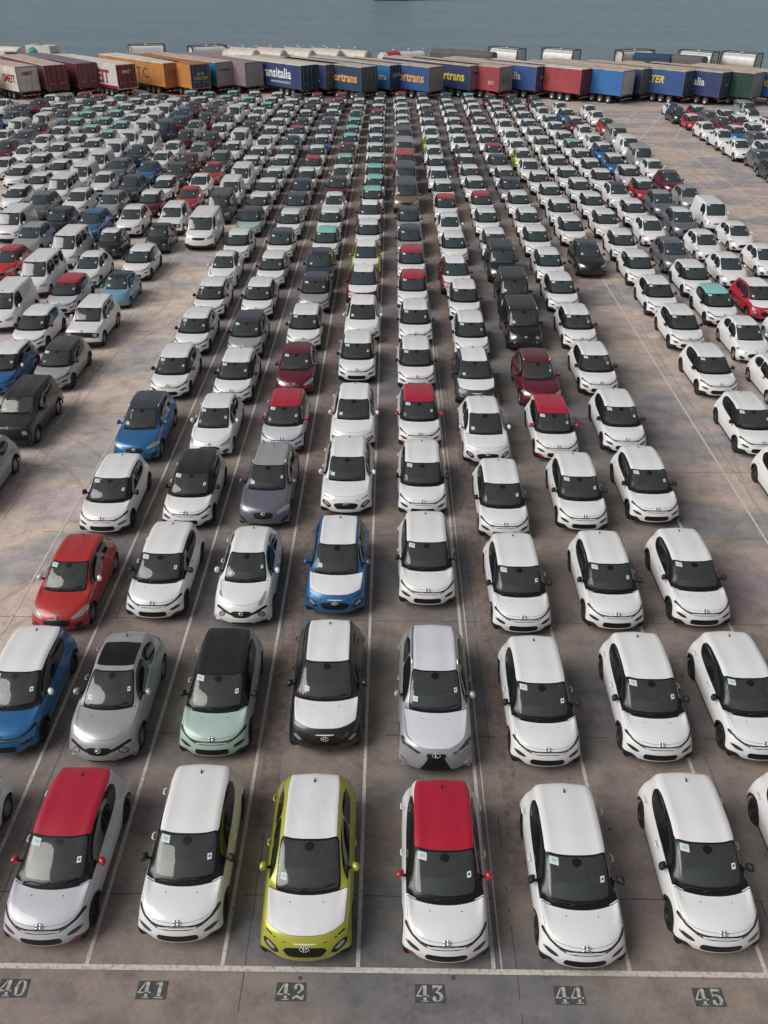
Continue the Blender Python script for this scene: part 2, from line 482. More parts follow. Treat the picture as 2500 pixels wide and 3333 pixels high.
def smoothpoly(pl, n=4):
    pl = [np.array(p, float) for p in pl]; k = len(pl); out = []
    for i in range(k):
        a, b, c = pl[i - 1], pl[i], pl[(i + 1) % k]
        r = 0.28
        p = b + (a - b) * r; q = b + (c - b) * r
        for j in range(n + 1):
            t = j / n
            out.append((1 - t) ** 2 * p + 2 * t * (1 - t) * b + t * t * q)
    return np.array(out)


def polysd(pts, pl):
    pl = np.array(pl, float); d = np.full(len(pts), 1e9); ins = np.zeros(len(pts), bool)
    for i in range(len(pl)):
        a = pl[i - 1]; b = pl[i]; ab = b - a; L2 = (ab ** 2).sum()
        if L2 < 1e-12: continue
        t = np.clip(((pts - a) @ ab) / L2, 0, 1)
        d = np.minimum(d, np.hypot(*(pts - a - t[:, None] * ab).T))
        c = (a[1] > pts[:, 1]) != (b[1] > pts[:, 1])
        with np.errstate(divide='ignore', invalid='ignore'):
            xi = (b[0] - a[0]) * (pts[:, 1] - a[1]) / (b[1] - a[1] + 1e-15) + a[0]
        ins ^= c & (pts[:, 0] < xi)
    return np.where(ins, -d, d)


def linesd(pts, pl, w):
    d = np.full(len(pts), 1e9)
    pl = np.array(pl, float)
    for i in range(1, len(pl)):
        a = pl[i - 1]; b = pl[i]; ab = b - a; L2 = (ab ** 2).sum()
        t = np.clip(((pts - a) @ ab) / L2, 0, 1)
        d = np.minimum(d, np.hypot(*(pts - a - t[:, None] * ab).T))
    return d - w / 2


VIEWS = {'sv': lambda p: p[:, [3, 4]], 'yv': lambda p: p[:, [1, 4]], 'yz': lambda p: p[:, [1, 2]],
         'xq': lambda p: np.stack([np.abs(p[:, 0]), p[:, 1] + p[:, 2]], 1), 'xz': lambda p: np.stack([np.abs(p[:, 0]), p[:, 2]], 1)}


class Shell:
    def __init__(s, sp, ns, cnt):
        y, zt = np.array(sp['y']), np.array(sp['zt'])
        Wd = sp['W'] / 2; T = sp['T']; n = 16
        xe = np.array([.52, .57, .57, .57, .60, .67, max(.74, T * .93), max(T, (T + .74) / 2), T, T, T, T * .95, .66 if T < .75 else T * .96, .64 if T < .75 else T * .95, .63, .57]) * Wd
        xb = np.array([.69, .78, .85, .87, .88, .90, .91, .91, .905, .90, .875, .835, .81, .83, .85, .80]) * Wd
        xb[8:14] += sp.get('boxy', 0) * Wd
        xw = np.array([.76, .92, .975, .985, .99, 1, 1, 1, 1, 1, 1, .995, .985, .97, .95, .85]) * Wd
        xs = np.array([.71, .85, .90, .915, .93, .94, .94, .95, .95, .95, .95, .95, .94, .92, .89, .82]) * Wd
        b0, b1 = sp['belt']
        zb = np.zeros(n)
        dn = [.005, .015, .03, .055, .065, .05, .03]
        zb[:7] = zt[:7] - dn
        zb[5] = min(zb[5], b0 - .02); zb[6] = b0
        zb[7:12] = np.linspace(b0 + .01, b1, 5)
        zb[12] = min(zt[12] - .05, b1 - .03); zb[13] = zt[13] - .04; zb[14] = zt[14] - .03; zb[15] = zt[15] - .005
        zs = np.full(n, sp.get('sill', .20)); zs[0] = zs[15] = zt[0] - .02
        zs[0] = zt[0] - .02; zs[1] = zt[0] - .015; zs[2] = zt[0] - .02; zs[15] = zt[15] - .02
        zm = zs + (zb - zs) * .62
        dz = np.array([0, .005, .01, .01, .012, .018, .022, .03, .035, .045, .05, .05, .05, .04, .02, 0]) * sp.get('crown', 1)
        bow = np.array([.35, .33, .30, .30, .26, .20, .16, .12, .08, .0, -.03, -.08, -.14, -.17, -.19, -.19]) * sp.get('bow', 1)
        bow[6:10] = np.array([.28, .25, .21, .06]) * sp.get('bow6', 1)
        t = np.arange(n, dtype=float); tt = []
        for i in range(n - 1):
            tt += [i + j / ns for j in range(ns)]
        tt = np.array(tt + [n - 1.0])
        cols = [pchip(t, c, tt) for c in (y, zt, xe, xb, zb, xw, zs, zm, xs, dz, bow)]
        pts = []
        s.rings = []
        for i, S in enumerate(tt):
            Y, ZT, XE, XB, ZB, XW, ZS, ZM, XS, DZ, BW = [c[i] for c in cols]
            XB = max(XB, XE + .01)
            XW = max(XW, XB)
            ctl = [(0, ZT), (XE * .6, ZT - DZ * .36), (XE, ZT - DZ), (XB, ZB), (XW, ZM), (XW * .995, (ZM + ZS) / 2), (XS, ZS)]
            # v levels: 0 centre, 1 roof edge, 2 belt, 3 widest, 4 sill
            ring, vv = catmull(ctl, [cnt[0], cnt[0], cnt[1], cnt[2], cnt[3], cnt[3]])
            vv = [v * .5 if v <= 2 else (v - 1 if v <= 4 else 3 + (v - 4) * .5) for v in vv]
            row = []
            for (x, z), v in zip(ring, vv):
                row.append((x, Y + BW * (abs(x) / Wd) ** 2.2, z, S, v))
            full = [(-x, yy, z, S_, v) for x, yy, z, S_, v in row[:0:-1]] + row
            s.rings.append(full)
        s.nc = len(s.rings[0])
        s.pts = [p for r in s.rings for p in r]
        s.faces = []
        for i in range(len(tt) - 1):
            for j in range(s.nc - 1):
                a = i * s.nc + j
                s.faces.append(((a, a + 1, a + s.nc + 1, a + s.nc), 'body'))
        s.sp = sp; s.cnt = cnt; s.tt = tt

    def cut(s, f, src, dst, pred=None):
        A = np.array(s.pts); val = f(A); val[np.abs(val) < 1e-4] = 0
        val = list(val); cache = {}; new = []
        for idx, reg in s.faces:
            if reg not in src: new.append((idx, reg)); continue
            vs = [val[i] for i in idx]
            if min(vs) >= 0: new.append((idx, reg)); continue
            if pred is not None:
                c = np.mean([s.pts[i] for i in idx], 0)
                if not pred(c): new.append((idx, reg)); continue
            if max(vs) <= 0: new.append((idx, dst)); continue
            neg = []; pos = []
            for k in range(len(idx)):
                i, j = idx[k], idx[(k + 1) % len(idx)]; a, b = vs[k], vs[(k + 1) % len(idx)]
                if a <= 0: neg.append(i)
                if a >= 0: pos.append(i)
                if a * b < 0:
                    e = (min(i, j), max(i, j))
                    if e not in cache:
                        t = a / (a - b)
                        s.pts.append(tuple(np.array(s.pts[i]) * (1 - t) + np.array(s.pts[j]) * t)); val.append(0.0)
                        cache[e] = len(s.pts) - 1
                    neg.append(cache[e]); pos.append(cache[e])
            if len(neg) > 2: new.append((tuple(neg), dst))
            if len(pos) > 2: new.append((tuple(pos), reg))
        s.faces = new

    def poly(s, view, pl, src, dst, pred=None, smooth=True, off=0.0):
        q = smoothpoly(pl) if smooth else np.array(pl)
        s.cut(lambda A: polysd(VIEWS[view](A), q) - off, src, dst, pred)

    def line(s, view, pl, w, src, dst, pred=None):
        s.cut(lambda A: linesd(VIEWS[view](A), pl, w), src, dst, pred)

    def at(s, S, v, sign=1):
        """surface point and normal"""
        def pt(S, v):
            k = np.clip(np.searchsorted(s.tt, S) - 1, 0, len(s.tt) - 2)
            t = (S - s.tt[k]) / (s.tt[k + 1] - s.tt[k])
            half = (s.nc - 1) // 2
            def ev(r):
                vs = [p[4] for p in r[half:]]
                j = min(max(np.searchsorted(vs, v) - 1, 0), len(vs) - 2)
                u = (v - vs[j]) / (vs[j + 1] - vs[j])
                return np.array(r[half + j][:3]) * (1 - u) + np.array(r[half + j + 1][:3]) * u
            return ev(s.rings[k]) * (1 - t) + ev(s.rings[k + 1]) * t
        p = pt(S, v); a = pt(S + .05, v) - p; b = pt(S, v + .05) - p
        n = np.cross(b, a); n /= np.linalg.norm(n) + 1e-12
        if n[2] < 0: n = -n
        if sign < 0: p = p * [-1, 1, 1]; n = n * [-1, 1, 1]
        return Vector(p), Vector(n)

    def mesh(s, name, regs, side=0, one=False):
        """regs: list of (set of regions, material); side: -1/+1 keeps one half"""
        mp = {}; vs = []; fs = []; mi = []
        look = {}
        for k, (rs, mt) in enumerate(regs):
            for r in rs: look[r] = k
        for idx, reg in s.faces:
            if reg not in look: continue
            if side:
                cx = sum(s.pts[i][0] for i in idx)
                if cx * side < 0: continue
            q = []
            for i in idx:
                if i not in mp: mp[i] = len(vs); vs.append(s.pts[i][:3])
                if not q or q[-1] != mp[i]: q.append(mp[i])
            if len(q) > 2: fs.append(q); mi.append(look[reg])
        if not fs: return None
        if one:                                     # drop slivers cut off from the main piece
            p = list(range(len(vs)))

            def root(a):
                while p[a] != a: p[a] = p[p[a]]; a = p[a]
                return a
            for q in fs:
                for i in q[1:]: p[root(q[0])] = root(i)
            cnt = {}
            for q in fs: cnt[root(q[0])] = cnt.get(root(q[0]), 0) + 1
            best = max(cnt, key=cnt.get)
            keep = [k for k, q in enumerate(fs) if root(q[0]) == best]
            fs = [fs[k] for k in keep]; mi = [mi[k] for k in keep]
            us = sorted({i for q in fs for i in q}); r2 = {a: k for k, a in enumerate(us)}
            vs = [vs[a] for a in us]; fs = [[r2[i] for i in q] for q in fs]
        me = bpy.data.meshes.new(name)
        me.from_pydata(vs, [], fs)
        for _, mt in regs: me.materials.append(mt)
        me.polygons.foreach_set('material_index', mi)
        me.polygons.foreach_set('use_smooth', [True] * len(fs))
        me.update()
        return me


Z7 = {}
SPEC = {
 'C': dict(L=4.0, W=1.755, T=.715, belt=(.93, 1.0), wheel=(.80, 3.34, .31),
   y=[.11, .01, 0, .095, .23, .5, .88, 1.33, 1.78, 2.4, 3.15, 3.66, 3.86, 3.94, 4.0, 3.95], zt=[0.24, 0.31, 0.47, 0.72, 0.83, 0.91, 0.95, 1.2, 1.395, 1.475, 1.455, 1.39, 1.08, 0.86, 0.58, 0.28]),
 'K': dict(L=4.17, W=1.85, T=.68, belt=(.98, 1.08), wheel=(.86, 3.46, .33), sill=.25,
   y=[0.11, 0.01, 0, 0.125, 0.27, 0.6, 1.02, 1.5, 1.98, 2.6, 3.3, 3.72, 3.98, 4.06, 4.165, 4.08], zt=[0.26, 0.33, 0.5, 0.78, 0.9, 0.98, 1.02, 1.27, 1.47, 1.54, 1.51, 1.45, 1.12, 0.92, 0.62, 0.3]),
 'J': dict(L=4.13, W=1.765, T=.62, belt=(1.0, 1.14), wheel=(.85, 3.38, .34), bow=1.35, bow6=1.1,
   y=[0.11, 0.01, 0, 0.125, 0.29, 0.6, 1.05, 1.5, 1.98, 2.6, 3.2, 3.6, 3.95, 4.03, 4.13, 4.06], zt=[0.24, 0.31, 0.47, 0.76, 0.9, 1, 1.06, 1.3, 1.49, 1.56, 1.5, 1.42, 1.08, 0.9, 0.6, 0.28]),
 'H': dict(L=3.96, W=1.74, T=.67, belt=(.92, 1.02), wheel=(.82, 3.36, .31), bow=1.15,
   y=[0.11, 0.01, 0, 0.115, 0.27, 0.6, 1, 1.45, 1.9, 2.45, 3.1, 3.5, 3.8, 3.88, 3.96, 3.9], zt=[0.22, 0.29, 0.45, 0.68, 0.78, 0.88, 0.95, 1.2, 1.39, 1.455, 1.43, 1.36, 1.04, 0.85, 0.55, 0.27]),
 'Q': dict(L=4.38, W=1.81, T=.67, belt=(1.02, 1.13), wheel=(.92, 3.56, .35), sill=.24,
   y=[0.11, 0.01, 0, 0.115, 0.27, 0.65, 1.12, 1.6, 2.1, 2.7, 3.5, 3.95, 4.22, 4.3, 4.38, 4.3], zt=[0.26, 0.35, 0.53, 0.84, 0.94, 1.03, 1.08, 1.33, 1.52, 1.59, 1.55, 1.48, 1.12, 0.92, 0.6, 0.3]),
 'R': dict(L=4.23, W=1.80, T=.73, belt=(1.07, 1.12), wheel=(.83, 3.40, .35), bow=.42, bow6=.45, sill=.26, boxy=.04,
   y=[0.11, 0.01, 0, 0.095, 0.17, 0.6, 1.15, 1.45, 1.8, 2.5, 3.3, 3.95, 4.1, 4.15, 4.23, 4.18], zt=[0.27, 0.37, 0.55, 0.95, 1.03, 1.08, 1.12, 1.38, 1.6, 1.68, 1.67, 1.63, 1.15, 0.95, 0.65, 0.3]),
 'F': dict(L=3.57, W=1.63, T=.69, belt=(.92, .98), wheel=(.68, 2.98, .29), bow=1.1,
   y=[0.11, 0.01, 0, 0.115, 0.25, 0.45, 0.75, 1.1, 1.47, 1.95, 2.6, 3.05, 3.4, 3.48, 3.57, 3.5], zt=[0.22, 0.29, 0.45, 0.7, 0.82, 0.92, 0.98, 1.22, 1.42, 1.49, 1.45, 1.36, 1.03, 0.85, 0.55, 0.26]),
 'V': dict(L=4.38, W=1.81, T=.76, belt=(1.08, 1.15), wheel=(.88, 3.6, .32), boxy=.05, bow=.9, bow6=.7,
   y=[0.11, 0.01, 0, 0.125, 0.27, 0.5, 0.82, 1.15, 1.45, 2.2, 3.6, 4.2, 4.28, 4.33, 4.38, 4.33], zt=[0.26, 0.35, 0.55, 0.86, 0.96, 1.05, 1.12, 1.5, 1.78, 1.83, 1.84, 1.8, 1.25, 0.97, 0.6, 0.3]),
 'T': dict(L=5.0, W=1.95, T=.80, belt=(1.2, 1.26), wheel=(.93, 4.03, .34), boxy=.05, bow=.8, bow6=.6,
   y=[0.11, 0.01, 0, 0.115, 0.27, 0.5, 0.85, 1.15, 1.5, 2.3, 4, 4.8, 4.88, 4.94, 5, 4.95], zt=[0.3, 0.39, 0.6, 1, 1.12, 1.2, 1.27, 1.62, 1.92, 1.97, 1.97, 1.93, 1.3, 1, 0.65, 0.35]),
 'M': dict(L=4.3, W=1.80, T=.80, belt=(1.05, 1.12), wheel=(.87, 3.5, .32), boxy=.04, bow=1.0, bow6=.8,
   y=[.11, .01, 0, .115, .27, .5, .83, 1.18, 1.55, 2.3, 3.5, 4.08, 4.18, 4.23, 4.3, 4.25], zt=[.24, .31, .49, .80, .95, 1.04, 1.12, 1.46, 1.72, 1.79, 1.78, 1.72, 1.15, .92, .6, .3]),
 'P': dict(L=5.2, W=1.85, T=.68, belt=(1.12, 1.16), wheel=(.95, 4.0, .38), bow=.7, sill=.35,
   y=[0.11, 0.01, 0, 0.115, 0.27, 0.7, 1.25, 1.6, 2.05, 2.6, 3.1, 3.35, 3.5, 4.5, 5.2, 5.15], zt=[0.35, 0.47, 0.65, 0.95, 1.05, 1.12, 1.17, 1.42, 1.68, 1.75, 1.73, 1.6, 1.14, 1.13, 1.06, 0.45]),
 'L': dict(L=4.63, W=1.845, T=.66, belt=(1.04, 1.16), wheel=(.93, 3.59, .37), sill=.23, bow=1.15,
   y=[0.11, 0.01, 0, 0.105, 0.25, 0.7, 1.2, 1.7, 2.2, 2.8, 3.6, 4.1, 4.4, 4.5, 4.63, 4.55], zt=[0.24, 0.31, 0.51, 0.84, 0.96, 1.05, 1.1, 1.35, 1.55, 1.62, 1.57, 1.5, 1.12, 0.95, 0.65, 0.3]),
}
SPEC['k'] = SPEC['K']; SPEC['B'] = SPEC['V']


def rect(x0, x1, y0, y1):
    return [(x0, y0), (x1, y0), (x1, y1), (x0, y1)]


def circ(cx, cy, r, n=14, e=1.0):
    return [(cx + r * math.cos(2 * math.pi * i / n), cy + r * e * math.sin(2 * math.pi * i / n)) for i in range(n)]


def make_shell(t, lod):
    sp = SPEC[t]
    sh = Shell(sp, {0: 6, 1: 4, 2: 2}[lod], {0: (3, 6, 5, 3), 1: (2, 4, 3, 2), 2: (1, 2, 2, 1)}[lod])
    y = sp['y']; W = sp['W'] / 2; B = {'body'}
    front = lambda c: c[3] < 6.0
    nose = lambda c: c[3] < 4.2
    vr = {'K': .85, 'k': .85, 'J': .88, 'L': .86, 'Q': .9}.get(t, .97)
    # black frame, windscreen, roof
    if t == 'C':
        sh.poly('yv', [(.78, 2.03), (1.3, 2.03), (2.8, 2.02), (3.2, 1.95), (3.36, 1.55), (3.22, 1.12), (2.9, .97), (1.2, .97), (.75, .97)], B, 'blk', lambda c: 6 < c[3] < 11.5)
    sh.cut(lambda A: np.maximum(np.maximum(5.93 - A[:, 3], A[:, 3] - 8.03) * .3, A[:, 4] - .99), B, 'blk')
    if lod < 2 and t in 'Cc':
        sh.cut(lambda A: np.maximum(np.maximum(6.30 - A[:, 3], A[:, 3] - 7.95) * .3, A[:, 4] - .93), {'blk'}, 'ws')
    else:
        sh.cut(lambda A: np.maximum(np.maximum(6.12 - A[:, 3], A[:, 3] - 7.94) * .3, A[:, 4] - .92), {'blk'}, 'ws')
    e = 11.35 if t not in 'P' else 10.9
    if t == 'C': sh.poly('sv', [(8.03, -2), (8.03, 1.0), (10.35, 1.0), (10.8, .96), (11.1, .86), (11.3, .66), (11.4, .35), (11.4, -2)], B | {'blk'}, 'roof', lambda c: c[4] < 1.0, smooth=False)
    else: sh.cut(lambda A: np.maximum(np.maximum(8.03 - A[:, 3], A[:, 3] - e) * .3, A[:, 4] - vr), B, 'roof')
    if t in 'Jj' and lod < 2:
        sh.poly('sv', rect(8.3, 9.8, -2, .86), {'roof'}, 'sunroof', None, smooth=False)
    if lod < 2: sh.poly('sv', rect(7.5, 7.96, -1, .13), {'ws'}, 'blk', None)
    if t == 'C': sh.line('sv', [(11.42, -2), (11.42, .4), (11.3, .75), (11.05, .95)], .09, B, 'gap', lambda c: c[4] < 1.2)
    # rear window
    if t == 'P':
        sh.cut(lambda A: np.maximum(np.maximum(11.05 - A[:, 3], A[:, 3] - 11.8) * .3, A[:, 4] - .85), B, 'rw')
        sh.cut(lambda A: np.maximum(np.maximum(12.06 - A[:, 3], A[:, 3] - 13.95) * .3, A[:, 4] - 1.3), B, 'bed')
    elif t not in 'VT':
        sh.cut(lambda A: np.maximum(np.maximum(11.5 - A[:, 3], A[:, 3] - 11.97) * .3, A[:, 4] - .92), B, 'rw')
    # side windows
    y6, y8 = y[6], y[8]
    vA, vB = 1.10, 1.90
    if t in 'VT':
        wins = [[(y6 + .30, vB), (y6 + .42, 1.2), (y8 + .15, 1.12), (y8 + .62, 1.12), (y8 + .62, vB)]]
    elif t == 'P':
        wins = [[(y6 + .28, vB), (y6 + .5, 1.15), (y8 + .32, vA), (y8 + .32, vB)], [(y8 + .38, vB), (y8 + .38, vA), (y[10] - .05, vA), (y[10] + .05, vB)]]
    else:
        ym = (y8 + y[10]) / 2 - .05
        ye = y[10] + (.18 if t != 'B' else -.9)
        if t == 'C': ye = 3.24
        top = 1.06 if t == 'C' else vA
        wins = [[(y6 + .30, vB), (y6 + .5, 1.2), (y8, top), (ym - .03, top), (ym - .03, vB)],
                [(ym + .04, vB), (ym + .04, top), (ye - .32, top), (ye, 1.5), (ye - .12, vB)]]
        if t == 'B':
            wins[1] = [(ym - .1, vB), (ym - .1, vA), (ym + .75, vA), (ym + .75, vB)]
            wins[0] = [(y6 + .30, vB), (y6 + .42, 1.2), (y8, vA), (ym - .2, vA), (ym - .2, vB)]
            wins.append([(ym + .85, vB), (ym + .85, vA), (y[11] - .25, vA), (y[11] - .25, vB)])
    side = lambda c: 1.0 < c[4] < 2.05 and c[3] > 6.0
    for i, w in enumerate(wins):
        if t not in 'C': sh.poly('yv', w, B, 'blk', side, off=.028, smooth=lod < 2)
        sh.poly('yv', w, {'blk'}, 'sw%d' % i, side, smooth=lod < 2)
    # bonnet with its shut line
    if t == 'C': hood = [(-3, 0)]; hp = [(3.42, -3), (3.42, .3), (3.55, 1.0), (4.0, 1.55), (4.45, 1.82), (5.9, 1.86), (5.9, -3)]
    elif t in 'Kk': hp = [(3.62, -3), (3.62, .6), (3.8, 1.0), (4.25, 1.75), (5.93, 1.78), (5.93, -3)]
    elif t == 'L': hp = [(3.4, -3), (3.45, .5), (3.9, 1.0), (4.4, 1.5), (5.93, 1.6), (5.93, -3)]
    elif t == 'J': hp = [(3.55, -3), (3.6, .5), (4.0, 1.05), (5.0, 1.3), (5.93, 1.3), (5.93, -3)]
    elif t == 'R': hp = [(3.7, -3), (3.7, 1.4), (4.2, 1.6), (5.93, 1.6), (5.93, -3)]
    else: hp = [(3.6, -3), (3.65, .6), (4.0, 1.05), (4.6, 1.35), (5.93, 1.45), (5.93, -3)]
    if lod < 2:
        sh.poly('sv', hp, B, 'gap', lambda c: c[4] < 2.1, off=.045, smooth=False)
        sh.poly('sv', hp, {'gap'}, 'hood', None, smooth=False)
    else:
        sh.poly('sv', hp, B, 'hood', None, smooth=False)
    BH = {'body', 'hood', 'gap'}
    X = -.4
    if t == 'C':
        sh.line('xq', [(-.1, .80), (.25, .805), (.42, .845), (.55, .93), (.68, 1.09), (.77, 1.27), (.81, 1.40)], .055, BH, 'grille', front)
        sh.line('xq', [(-.1, .715), (.22, .725), (.40, .775), (.53, .90)], .05, BH, 'grille', front)
        if lod == 0: sh.line('xq', [(-.1, .757), (.24, .765), (.42, .81), (.54, .915)], .022, BH | {'grille'}, 'chrome', front)
        sh.poly('xq', [(.50, .66), (.56, .63), (.70, .73), (.81, .90), (.80, .96), (.70, .87), (.58, .75)], B, 'hl', nose)
        sh.poly('xz', [(X, .34), (.37, .34), (.42, .375), (.42, .49), (.37, .525), (X, .525)], B, 'grille', lambda c: c[3] < 3.2)
        sh.cut(lambda A: A[:, 2] - (.255 + .17 * np.clip((np.abs(A[:, 0]) - .46) / .2, 0, 1)), B, 'clad', lambda c: c[3] < 3.4 and abs(c[0]) > 0)
        sh.poly('xz', [(.52, .255), (.60, .39), (.74, .40), (.76, .30), (.66, .26)], {'clad'}, 'fog', lambda c: c[3] < 3.4)
    elif t in 'Kk':
        sh.line('xq', [(.36, .875), (.58, .98), (.78, 1.22)], .035, BH, 'blk', front)
        sh.poly('xq', [(.50, .60), (.62, .56), (.84, .86), (.84, 1.02), (.74, .97), (.58, .78)], B, 'clad', nose)
        sh.poly('xq', [(.57, .68), (.64, .66), (.80, .88), (.79, .95), (.72, .90)], {'clad'}, 'hl', nose)
        sh.poly('xq', [(X, .80), (.27, .81), (.27, .865), (X, .86)], B, 'film', nose, smooth=False)
        sh.poly('xq', [(X, .73), (.36, .75), (.46, .68), (.34, .50), (.28, .46), (X, .45)], B, 'grille', nose)
        sh.cut(lambda A: A[:, 2] - (.32 + .1 * np.clip((np.abs(A[:, 0]) - .5) / .2, 0, 1)), B, 'clad', lambda c: c[3] < 3.4)
        sh.line('xz', [(-.1, .30), (.5, .30)], .03, {'clad', 'body'}, 'chrome', lambda c: c[3] < 2.5)
    elif t == 'J':
        sh.poly('xq', [(.47, 1.08), (.57, 1.05), (.66, 1.3), (.72, 1.72), (.66, 1.78), (.60, 1.5)], BH, 'hl', front)
        sh.line('xq', [(.2, .63), (.38, .74), (.55, .90), (.72, 1.08)], .085, BH, 'grille', front)
        sh.poly('xq', [(X, .76), (.33, .82), (.24, .54), (X, .50)], BH, 'grille', nose)
        if lod < 2: sh.line('xq', [(.30, .80), (.16, .56), (-.1, .53)], .03, {'grille', 'body', 'hood'}, 'chrome', nose)
        sh.poly('xq', circ(.58, .74, .115), B, 'clad', nose)
        sh.poly('xq', circ(.58, .74, .09), {'clad'}, 'fl', nose)
        sh.poly('xz', [(X, .27), (.32, .27), (.30, .36), (X, .36)], B, 'grille', nose)
    elif t == 'L':
        sh.poly('xq', [(X, .88), (.27, .90), (.20, .70), (.43, .34), (.38, .28), (X, .27)], BH, 'grille', nose, smooth=False)
        if lod < 2: sh.line('xq', [(.27, .90), (.20, .70), (.43, .34), (.38, .28), (-.1, .27)], .02, BH | {'grille'}, 'chrome', nose)
        sh.poly('xq', [(.34, .90), (.50, .86), (.80, 1.10), (.88, 1.5), (.80, 1.5), (.58, 1.10)], BH, 'hld', front)
        sh.poly('xq', [(.36, .84), (.42, .83), (.72, 1.0), (.86, 1.22), (.80, 1.22), (.56, 1.0)], B | {'hld'}, 'hl', front)
        sh.line('xq', [(.66, .46), (.86, .84)], .05, B, 'chrome', nose)
    elif t == 'R':
        sh.poly('xq', [(X, 1.0), (.74, 1.05), (.84, 1.09), (.84, .86), (.72, .73), (X, .69)], BH, 'grille', nose)
        sh.poly('xq', circ(.64, .90, .115), {'grille', 'body'}, 'hl', nose)
        sh.cut(lambda A: A[:, 2] - .46, B, 'clad', lambda c: c[3] < 2.6)
        sh.cut(lambda A: A[:, 2] - .38, B, 'clad')
    elif t == 'F':
        sh.poly('xq', circ(.52, .86, .105), B | {'hood', 'gap'}, 'hl', nose)
        sh.poly('xq', circ(.50, .60, .05), B, 'fl', nose)
        sh.line('xq', [(-.1, .68), (.18, .68)], .02, B, 'chrome', nose)
        sh.poly('xz', [(X, .27), (.32, .27), (.36, .36), (X, .38)], B, 'grille', nose)
    elif t == 'M':
        sh.poly('xq', circ(.60, 1.02, .12), BH, 'hl', front)
        sh.poly('xq', circ(.56, .70, .06), B, 'fl', nose)
        sh.poly('xz', [(X, .27), (.42, .27), (.46, .42), (X, .42)], B, 'grille', nose)
    elif t in 'VB':
        sh.poly('xq', [(.46, .90), (.58, .84), (.84, 1.02), (.90, 1.34), (.78, 1.30), (.62, 1.08)], BH, 'hl', front)
        sh.poly('xq', [(X, .82), (.40, .86), (.36, .72), (X, .68)], BH, 'grille', nose)
        sh.cut(lambda A: A[:, 2] - .42, B, 'clad', lambda c: c[3] < 3 or c[3] > 13.5)
        sh.cut(lambda A: A[:, 2] - .30, B, 'clad')
    elif t == 'T':
        sh.poly('xq', [(.50, 1.02), (.62, .94), (.90, 1.18), (.94, 1.54), (.84, 1.5), (.66, 1.22)], BH, 'hl', front)
        sh.poly('xq', [(X, 1.02), (.48, 1.08), (.42, .86), (X, .80)], BH, 'grille', nose)
        sh.cut(lambda A: A[:, 2] - (.46 + .1 * np.clip((np.abs(A[:, 0]) - .5) / .3, 0, 1)), B, 'clad', lambda c: c[3] < 3)
        sh.cut(lambda A: A[:, 2] - .34, B, 'clad')
    elif t == 'P':
        sh.poly('xq', [(.46, 1.0), (.58, .95), (.86, 1.1), (.90, 1.4), (.78, 1.36), (.62, 1.14)], BH, 'hl', front)
        sh.poly('xq', [(X, .98), (.42, 1.0), (.40, .76), (X, .74)], BH, 'grille', nose)
        sh.cut(lambda A: A[:, 2] - .48, B, 'clad', lambda c: c[3] < 2.6)
    elif t == 'Q':
        sh.poly('xq', [(.42, .90), (.50, .85), (.80, 1.08), (.90, 1.44), (.82, 1.44), (.60, 1.10)], BH, 'hl', front)
        sh.poly('xq', [(X, .86), (.38, .89), (.28, .58), (X, .56)], BH, 'grille', nose)
        sh.line('xq', [(.40, .90), (.30, .58), (-.1, .55)], .025, BH | {'grille'}, 'chrome', nose)
        sh.poly('xz', [(X, .28), (.46, .28), (.5, .38), (X, .38)], B, 'grille', nose)
        sh.poly('xq', [(.56, .52), (.66, .50), (.86, .80), (.84, .88)], B, 'clad', nose)
        sh.cut(lambda A: A[:, 2] - .33, B, 'clad')
    else:   # H
        sh.poly('xq', [(.40, .76), (.47, .71), (.74, .93), (.86, 1.38), (.78, 1.42), (.60, 1.04)], BH, 'hl', front)
        sh.poly('xq', [(X, .66), (.36, .68), (.42, .6), (.32, .42), (X, .40)], B, 'grille', nose)
        sh.line('xq', [(-.1, .67), (.38, .69)], .025, B | {'grille'}, 'chrome', nose)
        sh.poly('xq', [(.5, .44), (.62, .46), (.76, .66), (.70, .68), (.52, .52)], B, 'clad', nose)
    # wheel arches
    wf, wr, R_ = sp['wheel']
    sidep = lambda c: c[4] > 2.05
    wide = .06 if t in 'CKkQRPL' else .0
    for wy in (wf, wr):
        if wide:
            sh.cut(lambda A: np.hypot(A[:, 1] - wy, A[:, 2] - R_) - (R_ + .05 + wide), B, 'clad', sidep)
        sh.cut(lambda A: np.hypot(A[:, 1] - wy, A[:, 2] - R_) - (R_ + .05), B | {'clad', 'gap'}, 'hole', sidep)
    if t in 'CKkQLRJH':
        sh.cut(lambda A: A[:, 2] - (.30 if t in 'CKkQR' else .25), B, 'clad', lambda c: 4 < c[3])
        sh.cut(lambda A: A[:, 2] - .40, B, 'clad', lambda c: c[3] > 13.8)
    # tail lights
    if t in 'VTB': sh.poly('sv', rect(11.9, 12.9, 1.55, 2.2), B, 'tl', None)
    elif t == 'P': sh.poly('sv', rect(13.9, 14.4, 1.6, 2.3), B, 'tl', None)
    else: sh.poly('sv', [(11.75, 1.75), (12.3, 1.45), (12.95, 1.45), (12.95, 2.35), (12.1, 2.35)], B, 'tl', None)
    # door shut lines
    if lod < 2:
        yd = [y6 + .22, (y8 + y[10]) / 2 - .05 if t not in 'VTP' else y8 + .72, y[10] + .12 if t not in 'VTBP' else y8 + 1.7]
        zl = sp['belt'][0]
        for q in yd:
            sh.line('yz', [(q, .34), (q + .02, zl + .35)], .016, B, 'gap', lambda c: 2.0 < c[4] < 3.7)
    return sh

